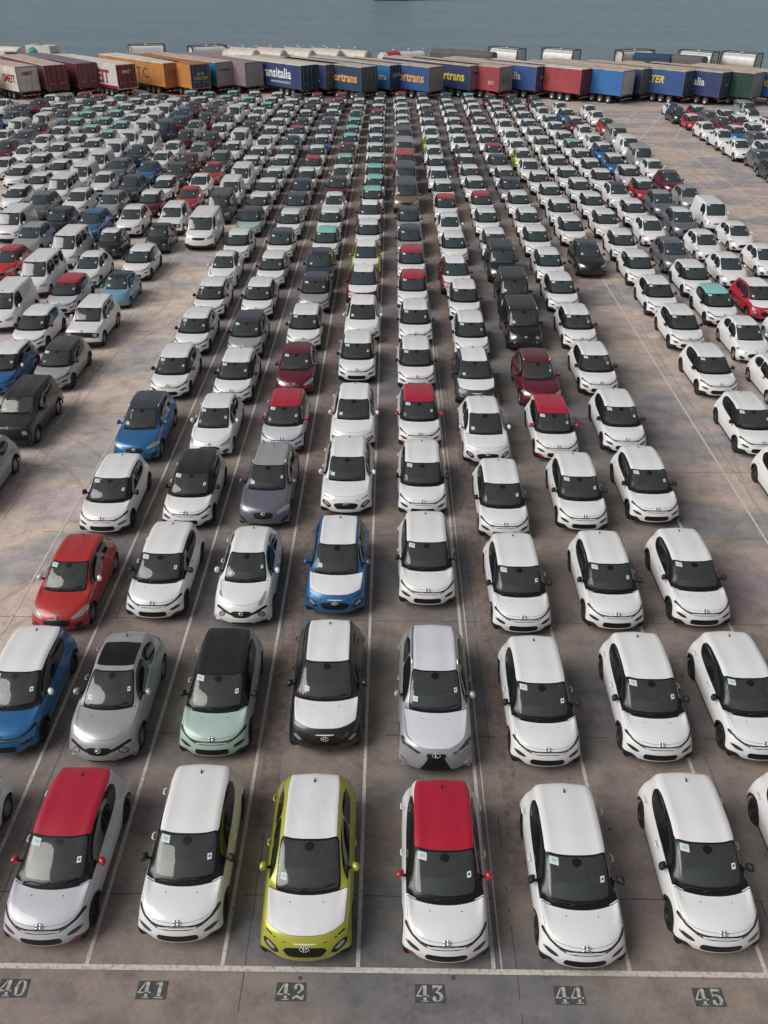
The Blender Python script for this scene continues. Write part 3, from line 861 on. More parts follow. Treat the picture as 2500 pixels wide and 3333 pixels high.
DATA = '''
26|-48.79,117.67,Pww
27|-44.41,101.01,Hrr -45.66,105.43,Cbn -44.92,109.89,Csg -45.68,114.35,Qpp -45.02,119.21,Qmm -44.88,124.07,Cww
28|-41.31,97.90,Hww -41.28,102.32,Vww -41.68,112.95,Cbw -41.54,117.41,Cww -42.51,121.87,Bss -41.33,126.73,Cwr
29|-38.55,91.01,Qmp -38.80,96.80,Qpp -39.13,101.86,Crg -39.93,106.32,Bww -39.32,111.18,Csp -39.20,115.64,Cww -38.93,120.10,Ceg -38.78,124.56,Cwr
30|-35.98,83.58,Hww -36.07,89.60,Hww -36.15,95.37,Hww -36.07,100.31,Cww -36.03,105.51,Cwt -36.16,110.57,Cwt -36.15,115.51,Cww -36.14,119.97,Cww -35.88,124.43,Cwt
31|-33.29,80.24,Cww -33.21,85.49,Cww -33.23,90.98,Cww -32.93,95.63,Cww -32.96,101.16,Cwt -32.98,106.27,Cwt -33.04,111.57,Cwt -33.08,116.91,Cww -33.04,121.37,Cww -33.01,125.83,Cwl
32|-30.56,72.26,Cww -30.40,77.07,Cww -30.41,82.59,Cww -30.41,87.92,Cww -30.45,93.28,Cww -30.34,98.13,Cwt -30.42,103.91,Cwt -30.40,109.00,Cww -30.61,114.24,Cww -30.80,120.83,Hww -30.63,125.58,Csg
33|-27.62,63.50,Vww -27.64,69.35,Qpp -27.59,74.45,Bww -27.36,79.31,Vww -27.33,84.64,Vww -27.21,90.09,Bww -27.24,95.75,Vww -27.49,102.29,Vww -27.49,107.57,Bww -27.56,113.61,Bww -27.58,118.47,Bww -27.61,124.41,Cwr -27.35,128.87,Cwt
34|-24.98,55.10,Hrr -25.13,60.00,Qss -24.85,65.17,Ckk -25.05,70.53,Qww -24.98,77.77,Hww -24.99,82.63,Qpp -24.95,89.14,Qnn -25.00,94.38,Bww -25.14,102.39,Vnn -24.75,107.26,Cmg -25.29,112.92,Qbb -25.04,117.79,Qmn -24.97,123.38,Cww -24.79,127.84,Cwt
35|-21.75,46.19,Vww -21.83,51.93,Bww -21.83,57.70,Bww -22.12,63.98,Qbb -22.22,69.71,Qss -22.14,75.65,Qgg -22.26,82.35,Hbn -22.11,87.30,Hww -22.10,92.46,Hww -22.11,98.75,Cmg -22.11,103.89,Qss -22.05,110.26,Cmg -22.19,115.50,Hmm -22.14,119.91,Qss -21.93,124.78,Cwt -21.72,129.24,Cwt
36|-18.82,38.12,Cbw -19.13,43.42,Cww -19.12,48.93,Cpr -19.26,53.91,Hww -19.48,59.91,Fkw -19.34,65.22,Qww -19.35,70.89,Cmw -19.33,76.02,Cww -19.29,80.94,Qgg -19.32,86.16,Hmm -19.17,90.58,Qss -19.29,97.57,Cmg -19.20,102.57,Cww -19.32,108.96,Cwg -19.03,113.42,Bww -18.86,118.28,Cww -18.74,123.59,Cwt -18.70,128.74,Cww
37|-16.15,27.40,Qss -16.13,32.95,Rkk -16.33,38.67,Csg -16.33,44.09,Rww -16.34,50.23,Flk -16.37,55.32,Cww -16.36,61.33,Fkk -16.41,65.80,Rww -16.56,72.48,Hrr -16.54,77.34,Hww -16.34,82.24,Hrr -16.34,86.66,Qgs -16.06,92.41,Cww -16.00,96.87,Bww -16.06,104.65,Cgg -16.17,109.49,Cww -16.25,114.58,Hww -15.90,119.00,Cwt -15.81,123.46,Cww -15.47,127.92,Cww
38|-13.49,62.07,Tww -13.42,69.14,Bgg -13.31,74.00,Vww -13.23,79.27,Vww -13.14,85.01,Cww -13.20,89.81,Cww -13.19,95.44,Hww -13.23,101.46,Cww -13.14,106.80,Cww -13.14,112.38,Cww -13.02,117.30,Cww -12.91,122.25,Cww -12.74,126.71,Ceg
39|-10.22,10.70,Hww -10.16,15.97,Cbw -10.28,21.00,Hrr -10.37,26.43,Cww -10.49,31.73,Qbn -10.45,37.89,Cww -10.44,43.23,Cww -10.49,48.52,Cww -10.61,53.90,Jww -10.54,59.40,Cww -10.56,65.68,Ceg -10.54,70.36,Cww -10.52,75.47,Cww -10.39,79.93,Cww -10.34,85.47,Cww -10.31,90.21,Cww -10.31,94.67,Qnn -10.37,101.84,Cwr -10.36,106.95,Cwn -10.40,113.09,Cww -10.30,117.75,Ceg -10.14,123.11,Cww -10.11,127.85,Cwr
40|-7.29,10.70,Cpr -7.46,15.74,Jss -7.43,21.61,Cww -7.43,26.88,Cwk -7.51,32.32,Hww -7.39,37.40,Cww -7.57,42.76,Csn -7.68,48.51,Cww -7.56,54.05,Cww -7.60,59.61,Cwp -7.54,65.11,Cww -7.54,70.41,Csp -7.55,75.56,Csp -7.50,80.02,Cww -7.40,85.26,Cwr -7.39,90.64,Cww -7.36,96.44,Cbw -7.37,101.99,Cww -7.34,107.18,Qpp -7.25,113.83,Cww -7.24,118.53,Cww -7.11,123.29,Cmr -6.97,128.05,Cwr
41|-4.40,10.82,Cww -4.56,15.98,Cek -4.57,21.37,Jww -4.57,26.96,Qps -4.53,32.68,Cpr -4.54,38.45,Hmm -4.59,43.95,Cww -4.48,49.70,Csn -4.51,54.16,Qnn -4.53,60.19,Cwt -4.58,65.62,Cww -4.57,70.88,Hww -4.61,76.61,Cmg -4.57,81.51,Hww -4.44,86.25,Cwt -4.46,92.21,Hmm -4.37,97.44,Cwt -4.39,102.37,Cwt -4.36,107.52,Cwt -4.30,112.46,Qss -4.29,117.79,Cww -4.29,123.08,Cww -4.40,127.54,Cgg
42|-1.64,10.44,Kyw -1.60,16.23,Kkw -1.66,21.93,Kbw -1.58,27.89,kww -1.54,33.08,Kww -1.60,39.95,Cww -1.51,45.20,Kww -1.66,51.02,Kmw -1.60,56.43,Kyw -1.61,62.34,Cww -1.63,67.56,Kmw -1.49,72.82,Cwt -1.45,77.28,Cwt -1.46,81.75,Cwt -1.54,86.72,Cww -1.59,92.06,Cww -1.65,97.36,Cww -1.66,102.98,Cbw -1.73,108.43,Cww -1.73,113.81,Cwr -1.72,118.27,Cww -1.64,123.94,Cww -1.55,129.08,Cmm
43|1.33,10.45,Cwr 1.32,15.58,Lss 1.32,22.43,Cww 1.32,27.84,Cww 1.36,33.28,Cwr 1.35,39.19,Cww 1.41,44.88,Cww 1.36,50.32,Cwr 1.39,55.65,Cwr 1.36,60.86,Csp 1.36,66.11,Csp 1.24,72.70,Tag 1.24,79.09,Tnn 1.21,84.89,Trr 1.24,91.30,Tss 1.23,97.80,Tpp 1.23,106.00,Cww 1.21,110.46,Cww 1.27,115.42,Cww 1.22,119.88,Hww 1.15,124.43,Cww 1.13,129.24,Cwr
44|4.23,10.37,Cww 4.23,15.76,Cww 4.27,21.11,Cww 4.25,26.33,Cww 4.12,31.82,kww 4.12,37.44,Kgw 4.33,43.03,Cww 4.35,48.47,Cww 4.16,52.96,Kmw 4.38,59.21,Cww 4.36,64.63,Hww 4.37,70.25,Cwr 4.42,75.64,Cww 4.23,80.10,Kww 4.22,85.94,Cww 4.20,90.52,Kww 4.23,95.90,Kyw 4.27,101.64,Kww 4.28,107.72,Cww 4.26,113.89,Cwp 4.22,118.58,Cww 4.14,124.26,Cww 4.03,128.72,Csp
45|7.19,10.74,Cww 7.23,15.97,Cww 7.23,21.32,Cww 7.22,26.91,Cww 7.10,32.26,Cwr 7.13,37.15,Qmm 7.26,44.25,Mkk 7.33,49.42,Mkk 7.25,55.44,Mkk 7.25,60.23,Cww 7.26,66.05,Cww 7.30,71.35,Cwr 7.23,76.91,Cww 7.14,81.73,Cww 7.15,86.19,Kmw 7.15,91.23,Knw 7.15,96.89,Kww 7.24,102.96,Cww 7.24,108.38,Cww 7.22,114.06,Cww 7.17,118.87,Cww 7.16,123.33,Cww 7.17,127.89,Qgg
46|10.05,10.90,Cww 9.99,16.05,Cww 10.03,21.51,Cww 10.02,27.48,Cww 10.11,32.96,Cww 10.15,38.71,Cww 10.25,44.35,Cww 10.30,50.15,Cww 10.36,55.42,Cww 10.35,61.05,Cww 10.36,66.16,Cww 10.33,71.71,Cww 10.21,76.68,Csp 10.20,81.14,Cww 10.13,86.71,Csp 10.25,92.42,Cwr 10.13,97.49,Cww 10.25,102.87,Cww 10.29,108.80,Cww 10.30,114.40,Cmw 10.33,118.86,Kww 10.27,124.11,Cww 10.29,128.57,Cwt
47|13.22,56.81,Qkp 13.31,63.88,Cww 13.29,69.24,Cww 13.30,74.74,Cww 13.09,79.54,Cww 12.88,84.34,kww 12.86,89.42,Kyw 12.90,94.46,Kww 12.94,100.24,Kww 13.02,106.94,Kww 13.23,113.26,Cww 13.25,118.13,Cww 13.33,122.59,Cww 13.22,127.86,Cmm
48|15.85,27.60,Cww 15.81,32.79,Cww 15.86,38.62,Cww 16.01,44.46,Cww 16.00,49.63,Cww 16.11,55.09,Cww 16.20,60.30,Cww 16.17,65.95,Cww 16.24,71.47,Cww 16.16,76.75,Cww 15.92,81.38,Cww 15.89,86.62,Cww 15.85,91.52,Cww 15.83,96.92,Cww 15.85,102.46,Cww 15.84,107.81,Cww 15.92,113.41,Cww 16.10,118.35,Cww 16.12,123.34,Csp 16.10,128.04,Cmm
49|18.92,37.57,Hww 19.04,42.91,Hww 19.03,48.08,Cwt 19.08,52.95,Cww 19.06,57.54,Qpp 19.14,64.10,Hww 19.07,69.30,Cww 18.95,74.50,Qwp 18.84,80.58,Cww 18.83,85.22,Cww 18.73,90.15,Cww 18.73,95.20,Cwt 18.66,99.87,Cww 18.73,105.95,Cww 18.85,111.11,Cww 18.84,117.34,Hww 18.85,121.75,Cwt 18.95,126.84,Cmm
50|21.79,43.39,Hww 21.85,49.01,Krw 21.95,54.97,Hww 22.03,60.51,Hww 21.90,65.97,Qpw 21.89,71.68,Qps 21.76,77.11,Crw 21.66,82.32,Cpw 21.45,87.73,Cbw 21.59,93.53,Cbw 21.58,98.39,Hww 21.62,104.07,Hww 21.60,109.92,Cmw 21.65,116.29,Cbw 21.68,121.66,Hww
51|25.09,57.14,Hww 25.11,62.92,Hww 24.84,68.02,Vww 24.84,74.56,Hss 24.72,79.35,Qmg 24.70,85.54,Hww 24.56,89.96,Bss 24.49,95.25,Vww 24.69,101.26,Bss 25.03,108.71,Hrg 25.02,114.66,Hww 25.05,119.67,Hww
55|35.86,84.71,Qgg 36.32,89.58,Qpp 35.77,94.44,Pww 35.82,100.17,Pww 35.81,105.90,Qww 36.05,112.57,Crw 35.58,117.03,Qkk 36.16,121.89,Hwg
56|38.80,95.37,Cww 39.53,99.83,Qpp 38.80,104.69,Cbw 38.70,109.15,Qmm 38.65,114.01,Qpp 38.69,119.54,Crw
57|41.38,106.38,Cww 41.44,112.04,Crw 41.35,116.50,Cww
58|44.57,110.57,Hwg 44.06,114.99,Pwg 45.23,120.72,Bss
'''

# ------------------------------------------------------------------ car templates (lists of parts, later copied)
def wheel_mesh(r, w, kind, lod):
    """kind: silver / black rims; wheel axis = x, outer face at +x"""
    n = {0: 22, 1: 14, 2: 10}[lod]
    ty = MB()
    ty.lathe([(-w / 2, r * .60), (-w / 2, r * .9), (-w * .38, r * .985), (0, r), (w * .38, r * .985), (w / 2, r * .9), (w / 2, r * .66), (w * .42, r * .64)], n=n)
    rim = MB()
    rim.lathe([(w * .44, r * .66), (w * .36, r * .62), (w * .12, r * .56), (w * .10, .001)], n=n, mis=[0, 1, 1])
    if lod < 2:
        ns = 5 if kind == 'a' else 7
        for i in range(ns):
            a = 2 * math.pi * i / ns
            d = np.array([math.cos(a), math.sin(a)]); p = np.array([-d[1], d[0]])
            q = []
            for rr, hw, xx in ((.08, .055, .34), (.62, .045, .40)):
                for sg in (-1, 1):
                    e = d * r * rr + p * hw * sg * (r / .32)
                    q.append((w * xx, e[0], e[1]))
            rim.add([q[0], q[1], q[3], q[2]] + [(x - w * .12, a_, b_) for x, a_, b_ in (q[0], q[1], q[3], q[2])], [(0, 1, 2, 3), (0, 4, 5, 1), (2, 6, 7, 3)], 0)
        rim.lathe([(w * .34, r * .13), (w * .42, r * .10), (w * .42, .001)], n=10)
    return ty, rim


def rimmats(k): return [RIMK, UNDER] if k == 'k' else [RIMS, RIMK]


def mirror_mb(t, sg):
    sp = SPEC[t]; y6 = sp['y'][6]; W = sp['W'] / 2; z = sp['belt'][0] + .075
    b = MB(); yy = y6 + (.62 if t not in 'VTF' else .45)
    s_ = 1.25 if t in 'VTPR' else 1.0
    cx = (W + .045) * sg
    v = []; f = []
    # rounded housing, flat glass towards the rear
    n = 12
    for i, (dy, k) in enumerate([(-.085, .35), (-.075, .7), (-.045, .95), (0, 1.0), (.045, .96), (.05, .85)]):
        for j in range(n):
            a = 2 * math.pi * j / n
            ca, sa = math.cos(a), math.sin(a)
            e = .75
            v.append((cx + .078 * k * math.copysign(abs(ca) ** e, ca), yy + dy - .02 * ca * sg, z + .088 * s_ * k * math.copysign(abs(sa) ** e, sa)))
    for i in range(5):
        for j in range(n):
            f.append((i * n + j, i * n + (j + 1) % n, (i + 1) * n + (j + 1) % n, (i + 1) * n + j))
    f.append(tuple(range(n))[::-1])
    b.add(v, f, 0, True)
    b.add(v[-n:], [tuple(range(n))], 1)
    b.tube([((W - .10) * sg, yy + .01, z - .05), ((W + .0) * sg, yy, z - .045), (cx, yy, z - .03)], [.03, .028, .03], 6, 2)
    return b


def sticker(sh, S0, S1, v0, v1, sg, name):
    b = MB(); n = 3
    for lay, (a0, a1, c0, c1, off) in enumerate([(S0, S1, v0, v1, .007), (S0 + (S1 - S0) * .3, S1 - (S1 - S0) * .25, v0 + (v1 - v0) * .2, v1 - (v1 - v0) * .25, .010)]):
        v = []; f = []
        for i in range(n + 1):
            for j in range(n + 1):
                p, nn = sh.at(a0 + (a1 - a0) * i / n, c0 + (c1 - c0) * j / n, sg)
                v.append(p + nn * off)
        for i in range(n):
            for j in range(n):
                a = i * (n + 1) + j
                f.append((a, a + 1, a + n + 2, a + n + 1))
        b.add(v, f, lay)
    return b


def ribbon(sh, pts, r, off=.012):
    q = []
    for S, v, sg in pts:
        p, n = sh.at(S, v, sg); q.append(p + n * off)
    b = MB(); b.tube(q, r, 5)
    return b


def badge_mb(t, sh):
    b = MB(); W0 = 0
    S = {'C': 3.28, 'K': 2.55, 'k': 2.55, 'J': 2.6, 'H': 3.0, 'Q': 2.65, 'L': 2.75, 'T': 3.0, 'V': 3.25, 'B': 3.25, 'P': 2.7, 'M': 3.2, 'F': 3.0, 'R': 3.5}[t]
    p, n = sh.at(S, .02, 1)
    u = Vector((1, 0, 0)); w = n.cross(u).normalized()
    if w.z < 0: w = -w
    o = p + n * .018; o.x = 0

    def bar(a, c, th=.012):
        b.tube([o + u * a[0] + w * a[1], o + u * c[0] + w * c[1]], th, 5)
    if t == 'C':
        for h in (0, .058):
            bar((-.085, -.045 + h), (0, .02 + h), .014); bar((.085, -.045 + h), (0, .02 + h), .014)
    elif t == 'T':
        q = [(0, .1), (.06, 0), (0, -.1), (-.06, 0)]
        for i in range(4): bar(q[i], q[(i + 1) % 4], .014)
    elif t in 'KkL':
        q = [(.095 * math.cos(a), .048 * math.sin(a) * (1.2 if t == 'L' else 1)) for a in np.linspace(0, 2 * math.pi, 14)]
        for i in range(13): bar(q[i], q[i + 1], .008)
        if t == 'L': bar((-.01, .035), (-.04, -.02), .009); bar((-.04, -.02), (.05, -.02), .009)
        else: bar((-.045, -.03), (-.02, .032), .009); bar((.02, -.032), (.045, .03), .009); bar((-.03, -.004), (.03, .004), .008)
    elif t in 'JQ':
        q = [(.06 * math.cos(a), .06 * math.sin(a)) for a in np.linspace(0, 2 * math.pi, 14)]
        for i in range(13): bar(q[i], q[i + 1], .009)
        bar((-.085, 0), (.085, 0), .013)
    else:
        q = [(.05 * math.cos(a), .05 * math.sin(a)) for a in np.linspace(0, 2 * math.pi, 10)]
        for i in range(9): bar(q[i], q[i + 1], .011)
        bar((0, -.03), (0, .03), .012)
    return b


SH = {}
TPL = {}


def shell(t, lod):
    t2 = {'k': 'K', 'B': 'B'}.get(t, t)
    if (t2, lod) not in SH: SH[(t2, lod)] = make_shell(t2, lod)
    return SH[(t2, lod)]


BODY_SLOTS = [({'body'}, 'BODY'), ({'gap'}, GRIL), ({'clad'}, CLAD), ({'chrome'}, CHROME), ({'blk'}, BLK), ({'film'}, FILM), ({'bed'}, CLAD), ({'hld'}, LAMPD), ({'fog'}, CLAD)]
KEYS = {'BODY': paint('w'), 'ROOF': paint('w'), 'HOOD': paint('w'), 'MIRR': CLAD}


def template(t, lod):
    """list of (part name, mesh, parent index or -1, location, {slot: key})"""
    key = (t, lod)
    if key in TPL: return TPL[key]
    sh = shell(t, min(lod, 1)); sp = SPEC[t]
    L = []

    def ad(name, me, par=-1, loc=(0, 0, 0), keys=None, rz=0.0):
        if me is None: return -1
        L.append((name, me, par, loc, keys or {}, rz)); return len(L) - 1
    body = ad('body', sh.mesh('body', [(r, paint('w') if m_ == 'BODY' else m_) for r, m_ in BODY_SLOTS]), keys={0: 'BODY', 8: 'FOG'} if t == 'C' else {0: 'BODY'})
    ad('roof', sh.mesh('roof', [({'roof'}, paint('w')), ({'sunroof'}, GLASS)]), keys={0: 'ROOF', 1: 'SUNR'} if t == 'J' else {0: 'ROOF'})
    hd = ad('bonnet', sh.mesh('bonnet', [({'hood'}, paint('w'))]), keys={0: 'HOOD'})
    ws = ad('windscreen', sh.mesh('windscreen', [({'ws'}, CLEAR if lod == 0 else GLASS)]))
    ad('rear_window', sh.mesh('rear_window', [({'rw'}, GLASS)]))
    for sg in (-1, 1):
        if lod == 0:
            for k in range(3):
                ad('side_window', sh.mesh('side_window', [({'sw%d' % k}, SGLASS)], sg))
        else:
            ad('side_window', sh.mesh('side_window', [({'sw0', 'sw1', 'sw2'}, SGLASS)], sg))
        ad('headlight', sh.mesh('headlight', [({'hl'}, LAMPD if t == 'C' else LAMP)], sg, True))
        ad('fog_light', sh.mesh('fog_light', [({'fl'}, LAMP)], sg, True))
        ad('tail_light', sh.mesh('tail_light', [({'tl'}, TAIL)], sg, True))
        ad('door_mirror', mirror_mb(t, sg).mesh('door_mirror', [KEYS['MIRR'], CHROME, CLAD]), keys={0: 'MIRR'})
    ad('grille', sh.mesh('grille', [({'grille'}, GRIL)]))
    # wheels
    wf, wr, R_ = sp['wheel']; wd = .20 if t not in 'PLT' else .24
    rk = 'k' if t in 'CM' else 's'
    ty, rm = wheel_mesh(R_, wd, 'a' if t in 'CK' else 'b', lod)
    tm = ty.mesh('tyre', [TYRE]); rmm = rm.mesh('rim', rimmats(rk))
    if lod > 0:
        full = MB(); full.add(ty.v, ty.f, 0, True)
        b0 = len(full.v)
        full.v += rm.v; full.f += [tuple(b0 + i for i in q) for q in rm.f]; full.m += [1 + q for q in rm.m]; full.sm += rm.sm
        wm = full.mesh('wheel', [TYRE] + rimmats(rk))
    for wy in (wf, wr):
        for sg in (-1, 1):
            loc = (sg * (sp['W'] / 2 - wd / 2 - .025), wy, R_)
            rz = 0.0 if sg > 0 else math.pi
            if lod == 0:
                i = ad('wheel', tm, -1, loc, rz=rz)
                ad('rim', rmm, i)
            else: ad('wheel', wm, -1, loc, rz=rz)
    # underbody with wheel housings
    ub = MB(); iw = sp['W'] / 2 - wd - .10; Lc = sp['L']
    ub.box(-iw, iw, .35, Lc - .3, sp.get('sill', .2) - .02, .72)
    for a, b in ((wf + R_ + .07, wr - R_ - .07),):
        ub.box(-sp['W'] / 2 + .09, sp['W'] / 2 - .09, a, b, sp.get('sill', .2) - .02, .62)
    ad('underbody', ub.mesh('underbody', [UNDER]))
    # papers on the windscreen
    if lod < 2:
        if t in 'CHFV':
            ad('windscreen_label', sticker(sh, 7.55, 7.88, .50, .84, -1, 'l').mesh('windscreen_label', [MINT, MINT2]), ws)
            ad('windscreen_label', sticker(sh, 6.86, 7.1, .62, .78, 1, 'l').mesh('windscreen_label', [WHT, INK]), ws)
        elif t in 'KkJQMRTBPL':
            ad('windscreen_label', sticker(sh, 6.42, 6.66, .57, .78, -1, 'l').mesh('windscreen_label', [MINT, MINT2]), ws)
            if t in 'JQLB': ad('windscreen_label', sticker(sh, 6.85, 7.08, .66, .80, 1, 'l').mesh('windscreen_label', [WHT, INK]), ws)
    an = MB()
    S = 10.4 if t not in 'VTBFM' else 8.4
    p, n = sh.at(S, .0, 1)
    an.tube([p - Vector((0, .02, 0)), p + Vector((0, .02, .022)), p + Vector((0, .08, .035))], [.022, .017, .006], 6)
    if t not in 'L': ad('antenna', an.mesh('antenna', [CLAD]))
    if t in 'QRLM' or t == 'P':
        for sg in (-1, 1):
            ad('roof_rail', ribbon(sh, [(8.25, .93, sg), (8.8, .93, sg), (9.6, .93, sg), (10.4, .92, sg), (10.8, .9, sg)], [.012, .02, .02, .02, .012], .03).mesh('roof_rail', [CHROME if t != 'R' else CLAD]))
    if lod == 0:
        ad('wiper', ribbon(sh, [(6.05, .28, -1), (6.16, .1, -1), (6.2, .35, 1), (6.28, .7, 1)], .012, .02).mesh('wiper', [CLAD]))
        ad('wiper', ribbon(sh, [(6.05, .5, 1) if t == 'J' else (6.05, .85, -1), (6.17, .6, -1), (6.16, .2, -1), (6.2, .02, -1)], .012, .02).mesh('wiper', [CLAD]))
        for sg in (-1, 1):
            p, n = sh.at(5.55, .42, sg)
            j = MB(); j.ell((p.x, p.y, p.z + .002), (.012, .016, .009), 8, 4)
            ad('washer_jet', j.mesh('washer_jet', [CLAD]), hd)
            y6, y8, y10 = sp['y'][6], sp['y'][8], sp['y'][10]
            for q in ((y8 + .35, (y8 + y10) / 2 + .85) if t not in 'VTP' else (y8 + .5,)):
                W = sp['W'] / 2; z = sp['belt'][0] - .07 + .02 * (q - y8)
                h = MB(); x = sg * (W - .005)
                h.tube([(x - .02 * sg, q - .10, z), (x + .028 * sg, q - .07, z + .004), (x + .032 * sg, q + .05, z + .008), (x - .02 * sg, q + .09, z + .008)], [.012, .017, .017, .012], 6)
                ad('door_handle', h.mesh('door_handle', [paint('w')]), keys={0: 'BODY'})
        ad('badge', badge_mb(t, sh).mesh('badge', [CHROME]))
        # glimpses of the cabin behind the glass: inner mirror
        W = sp['W'] / 2; zt, ys = sp['zt'], sp['y']; zd = zt[6] - .06
        d = MB()
        pr = [(ys[6] + .12, zd - .04), (ys[6] + .35, zd - .01), (ys[6] + .62, zd), (ys[6] + .70, zd - .06), (ys[6] + .72, zd - .3)]
        hw = [W * .62, W * .74, W * .80, W * .80, W * .80]
        v = []
        for (yy, z), h in zip(pr, hw): v += [(-h, yy, z), (-h * .4, yy - .02, z + .015), (h * .4, yy - .02, z + .02), (h, yy, z)]
        d.add(v, [(i * 4 + j, i * 4 + j + 1, i * 4 + j + 5, i * 4 + j + 4) for i in range(4) for j in range(3)], 0, True)
        d.box(W * .2, W * .62, ys[6] + .5, ys[6] + .68, zd, zd + .06)
        ad('dashboard', d.mesh('dashboard', [TRIM]))
        ysl = ys[8] + .22
        for sg in (-1, 1):
            s_ = MB(); x = sg * W * .42
            s_.box(x - .23, x + .23, ysl - .45, ysl + .05, .55, .70)
            s_.tube([(x, ysl + .02, .68), (x, ysl + .16, zt[6] + .08), (x, ysl + .2, zt[6] + .12)], [.24, .22, .14], 8)
            s_.ell((x, ysl + .2, zt[6] + .22), (.13, .06, .10), 10, 6)
            ad('front_seat', s_.mesh('front_seat', [SEAT]))
        w_ = MB(); x = W * .42
        pts = [(x + .18 * math.cos(a), ys[6] + .86 + .07 * math.sin(a), zd + .02 + .17 * math.sin(a)) for a in np.linspace(0, 2 * math.pi, 17)]
        w_.tube(pts, .016, 6); w_.tube([(x, ys[6] + .7, zd - .02), (x, ys[6] + .86, zd + .02)], .05, 6); w_.tube([(x - .17, ys[6] + .86, zd + .02), (x + .17, ys[6] + .86, zd + .02)], .02, 5)
        ad('steering_wheel', w_.mesh('steering_wheel', [TRIM]))
        s_ = MB(); s_.box(-W * .72, W * .72, ys[8] + .95, ys[8] + 1.1, .6, zt[6] + .05)
        ad('rear_seat', s_.mesh('rear_seat', [SEAT]))
    TPL[key] = L
    return L


def merged(t, keys, lod=2):
    """one mesh for small copies: returns MB-like arrays with material list"""
    sh = shell(t, lod); sp = SPEC[t]
    mats = [paint('w'), paint('w'), paint('w'), GRIL, CLAD, GLASS, LAMP if t != 'C' else LAMPD, TAIL, CHROME, BLK, FILM, TYRE, RIMS, MINT, WHT]
    look = {'body': 0, 'gap': 3, 'roof': 1, 'hood': 2, 'grille': 3, 'clad': 4, 'fog': 4, 'bed': 4, 'ws': 5, 'rw': 5, 'sw0': 5, 'sw1': 5, 'sw2': 5, 'hl': 6, 'fl': 6, 'hld': 6, 'tl': 7, 'chrome': 8, 'blk': 9, 'film': 10, 'sunroof': 5}
    b = MB(); mp = {}
    for idx, reg in sh.faces:
        if reg not in look: continue
        q = []
        for i in idx:
            if i not in mp: mp[i] = len(b.v); b.v.append(tuple(sh.pts[i][:3]))
            if not q or q[-1] != mp[i]: q.append(mp[i])
        if len(q) > 2: b.f.append(tuple(q)); b.m.append(look[reg]); b.sm.append(True)
    wf, wr, R_ = sp['wheel']
    for wy in (wf, wr):
        for sg in (-1, 1):
            x = sg * (sp['W'] / 2 - .02)
            b.lathe([(x - sg * .2, R_ * .9), (x, R_), (x, R_ * .62)], c=(0, wy, R_), n=10, mi=11)
            b.lathe([(x, R_ * .62), (x - sg * .04, .01)], c=(0, wy, R_), n=10, mi=4 if t == 'C' else 12)
    for sg in (-1, 1):
        z = sp['belt'][0] + .07; yy = sp['y'][6] + .6
        b.box(min(sg * (sp['W'] / 2 - .03), sg * (sp['W'] / 2 + .14)), max(sg * (sp['W'] / 2 - .03), sg * (sp['W'] / 2 + .14)), yy - .05, yy + .05, z - .06, z + .06, 4 if t in 'CKk' else 0)
    iw = sp['W'] / 2 - .25
    b.box(-iw, iw, .35, sp['L'] - .3, .18, .7, 4)
    for S0, S1, v0, v1, sg, mi in ((7.5, 7.86, .5, .84, -1, 13), (6.8, 7.1, .62, .80, 1, 14)) if t not in 'VTBP' else ((7.2, 7.6, .6, .85, -1, 13),):
        q = []
        for S, v in ((S0, v0), (S1, v0), (S1, v1), (S0, v1)):
            p, n = sh.at(S, v, sg); q.append(p + n * .012)
        b.add(q, [(0, 1, 2, 3)], mi)
    return b, mats


# ------------------------------------------------------------------ the cars
KIND = {'C': 'hatchback', 'K': 'crossover', 'k': 'crossover', 'J': 'crossover', 'H': 'hatchback', 'Q': 'family_suv', 'R': 'boxy_suv', 'F': 'city_car', 'V': 'cargo_van', 'T': 'panel_van', 'B': 'passenger_van', 'M': 'mini_mpv', 'P': 'pickup_truck', 'L': 'luxury_suv'}
WORD = {'C': 'hatchback', 'K': 'crossover', 'k': 'crossover', 'J': 'bug-eyed crossover', 'H': 'hatchback', 'Q': 'family SUV', 'R': 'boxy SUV', 'F': 'small city car', 'V': 'cargo van', 'T': 'large van', 'B': 'window van', 'M': 'tall MPV', 'P': 'pickup', 'L': 'large SUV'}
CAT = {'V': 'van', 'T': 'van', 'B': 'van', 'P': 'pickup'}
CW = {'w': 'white', 'r': 'red', 'm': 'maroon', 's': 'silver', 'p': 'purple-grey', 'q': 'dark', 'b': 'blue', 'n': 'navy', 't': 'mint', 'y': 'lime', 'l': 'light-blue', 'e': 'pale-mint', 'g': 'dark-grey', 'k': 'black', 'a': 'brown', 'v': 'silver', 'R': 'red'}
ORD = ['', 'first', 'second', 'third', 'fourth', 'fifth', 'sixth', 'seventh', 'eighth', 'ninth', 'tenth', 'eleventh', 'twelfth', 'thirteenth', 'fourteenth', 'fifteenth', 'sixteenth', 'seventeenth', 'eighteenth', 'nineteenth', 'twentieth']


def desc(cd):
    t, b, r = cd
    if t == 'K': return (CW[b] + ' crossover with white-wrapped roof') if b != 'w' else 'white crossover with wrapped roof'
    if t == 'J' and b == 's': return 'silver bug-eyed crossover with glass roof'
    s = CW[b] + ' ' + WORD[t]
    if b != r and not (t in 'QHV' and r in 'wsp' and b in 'sp'):
        s += ' with ' + CW[r] + ' roof'
    return s


def place_words(k):
    if 40 <= k <= 45: return 'in row %d' % k, 'row %d' % k
    if k < 40:
        n = 40 - k
        return None, ORD[n] + ' row left of row 40'
    if k < 54:
        return None, ORD[k - 45] + ' row right of row 45'
    return None, ORD[k - 54] + ' row of far right block'


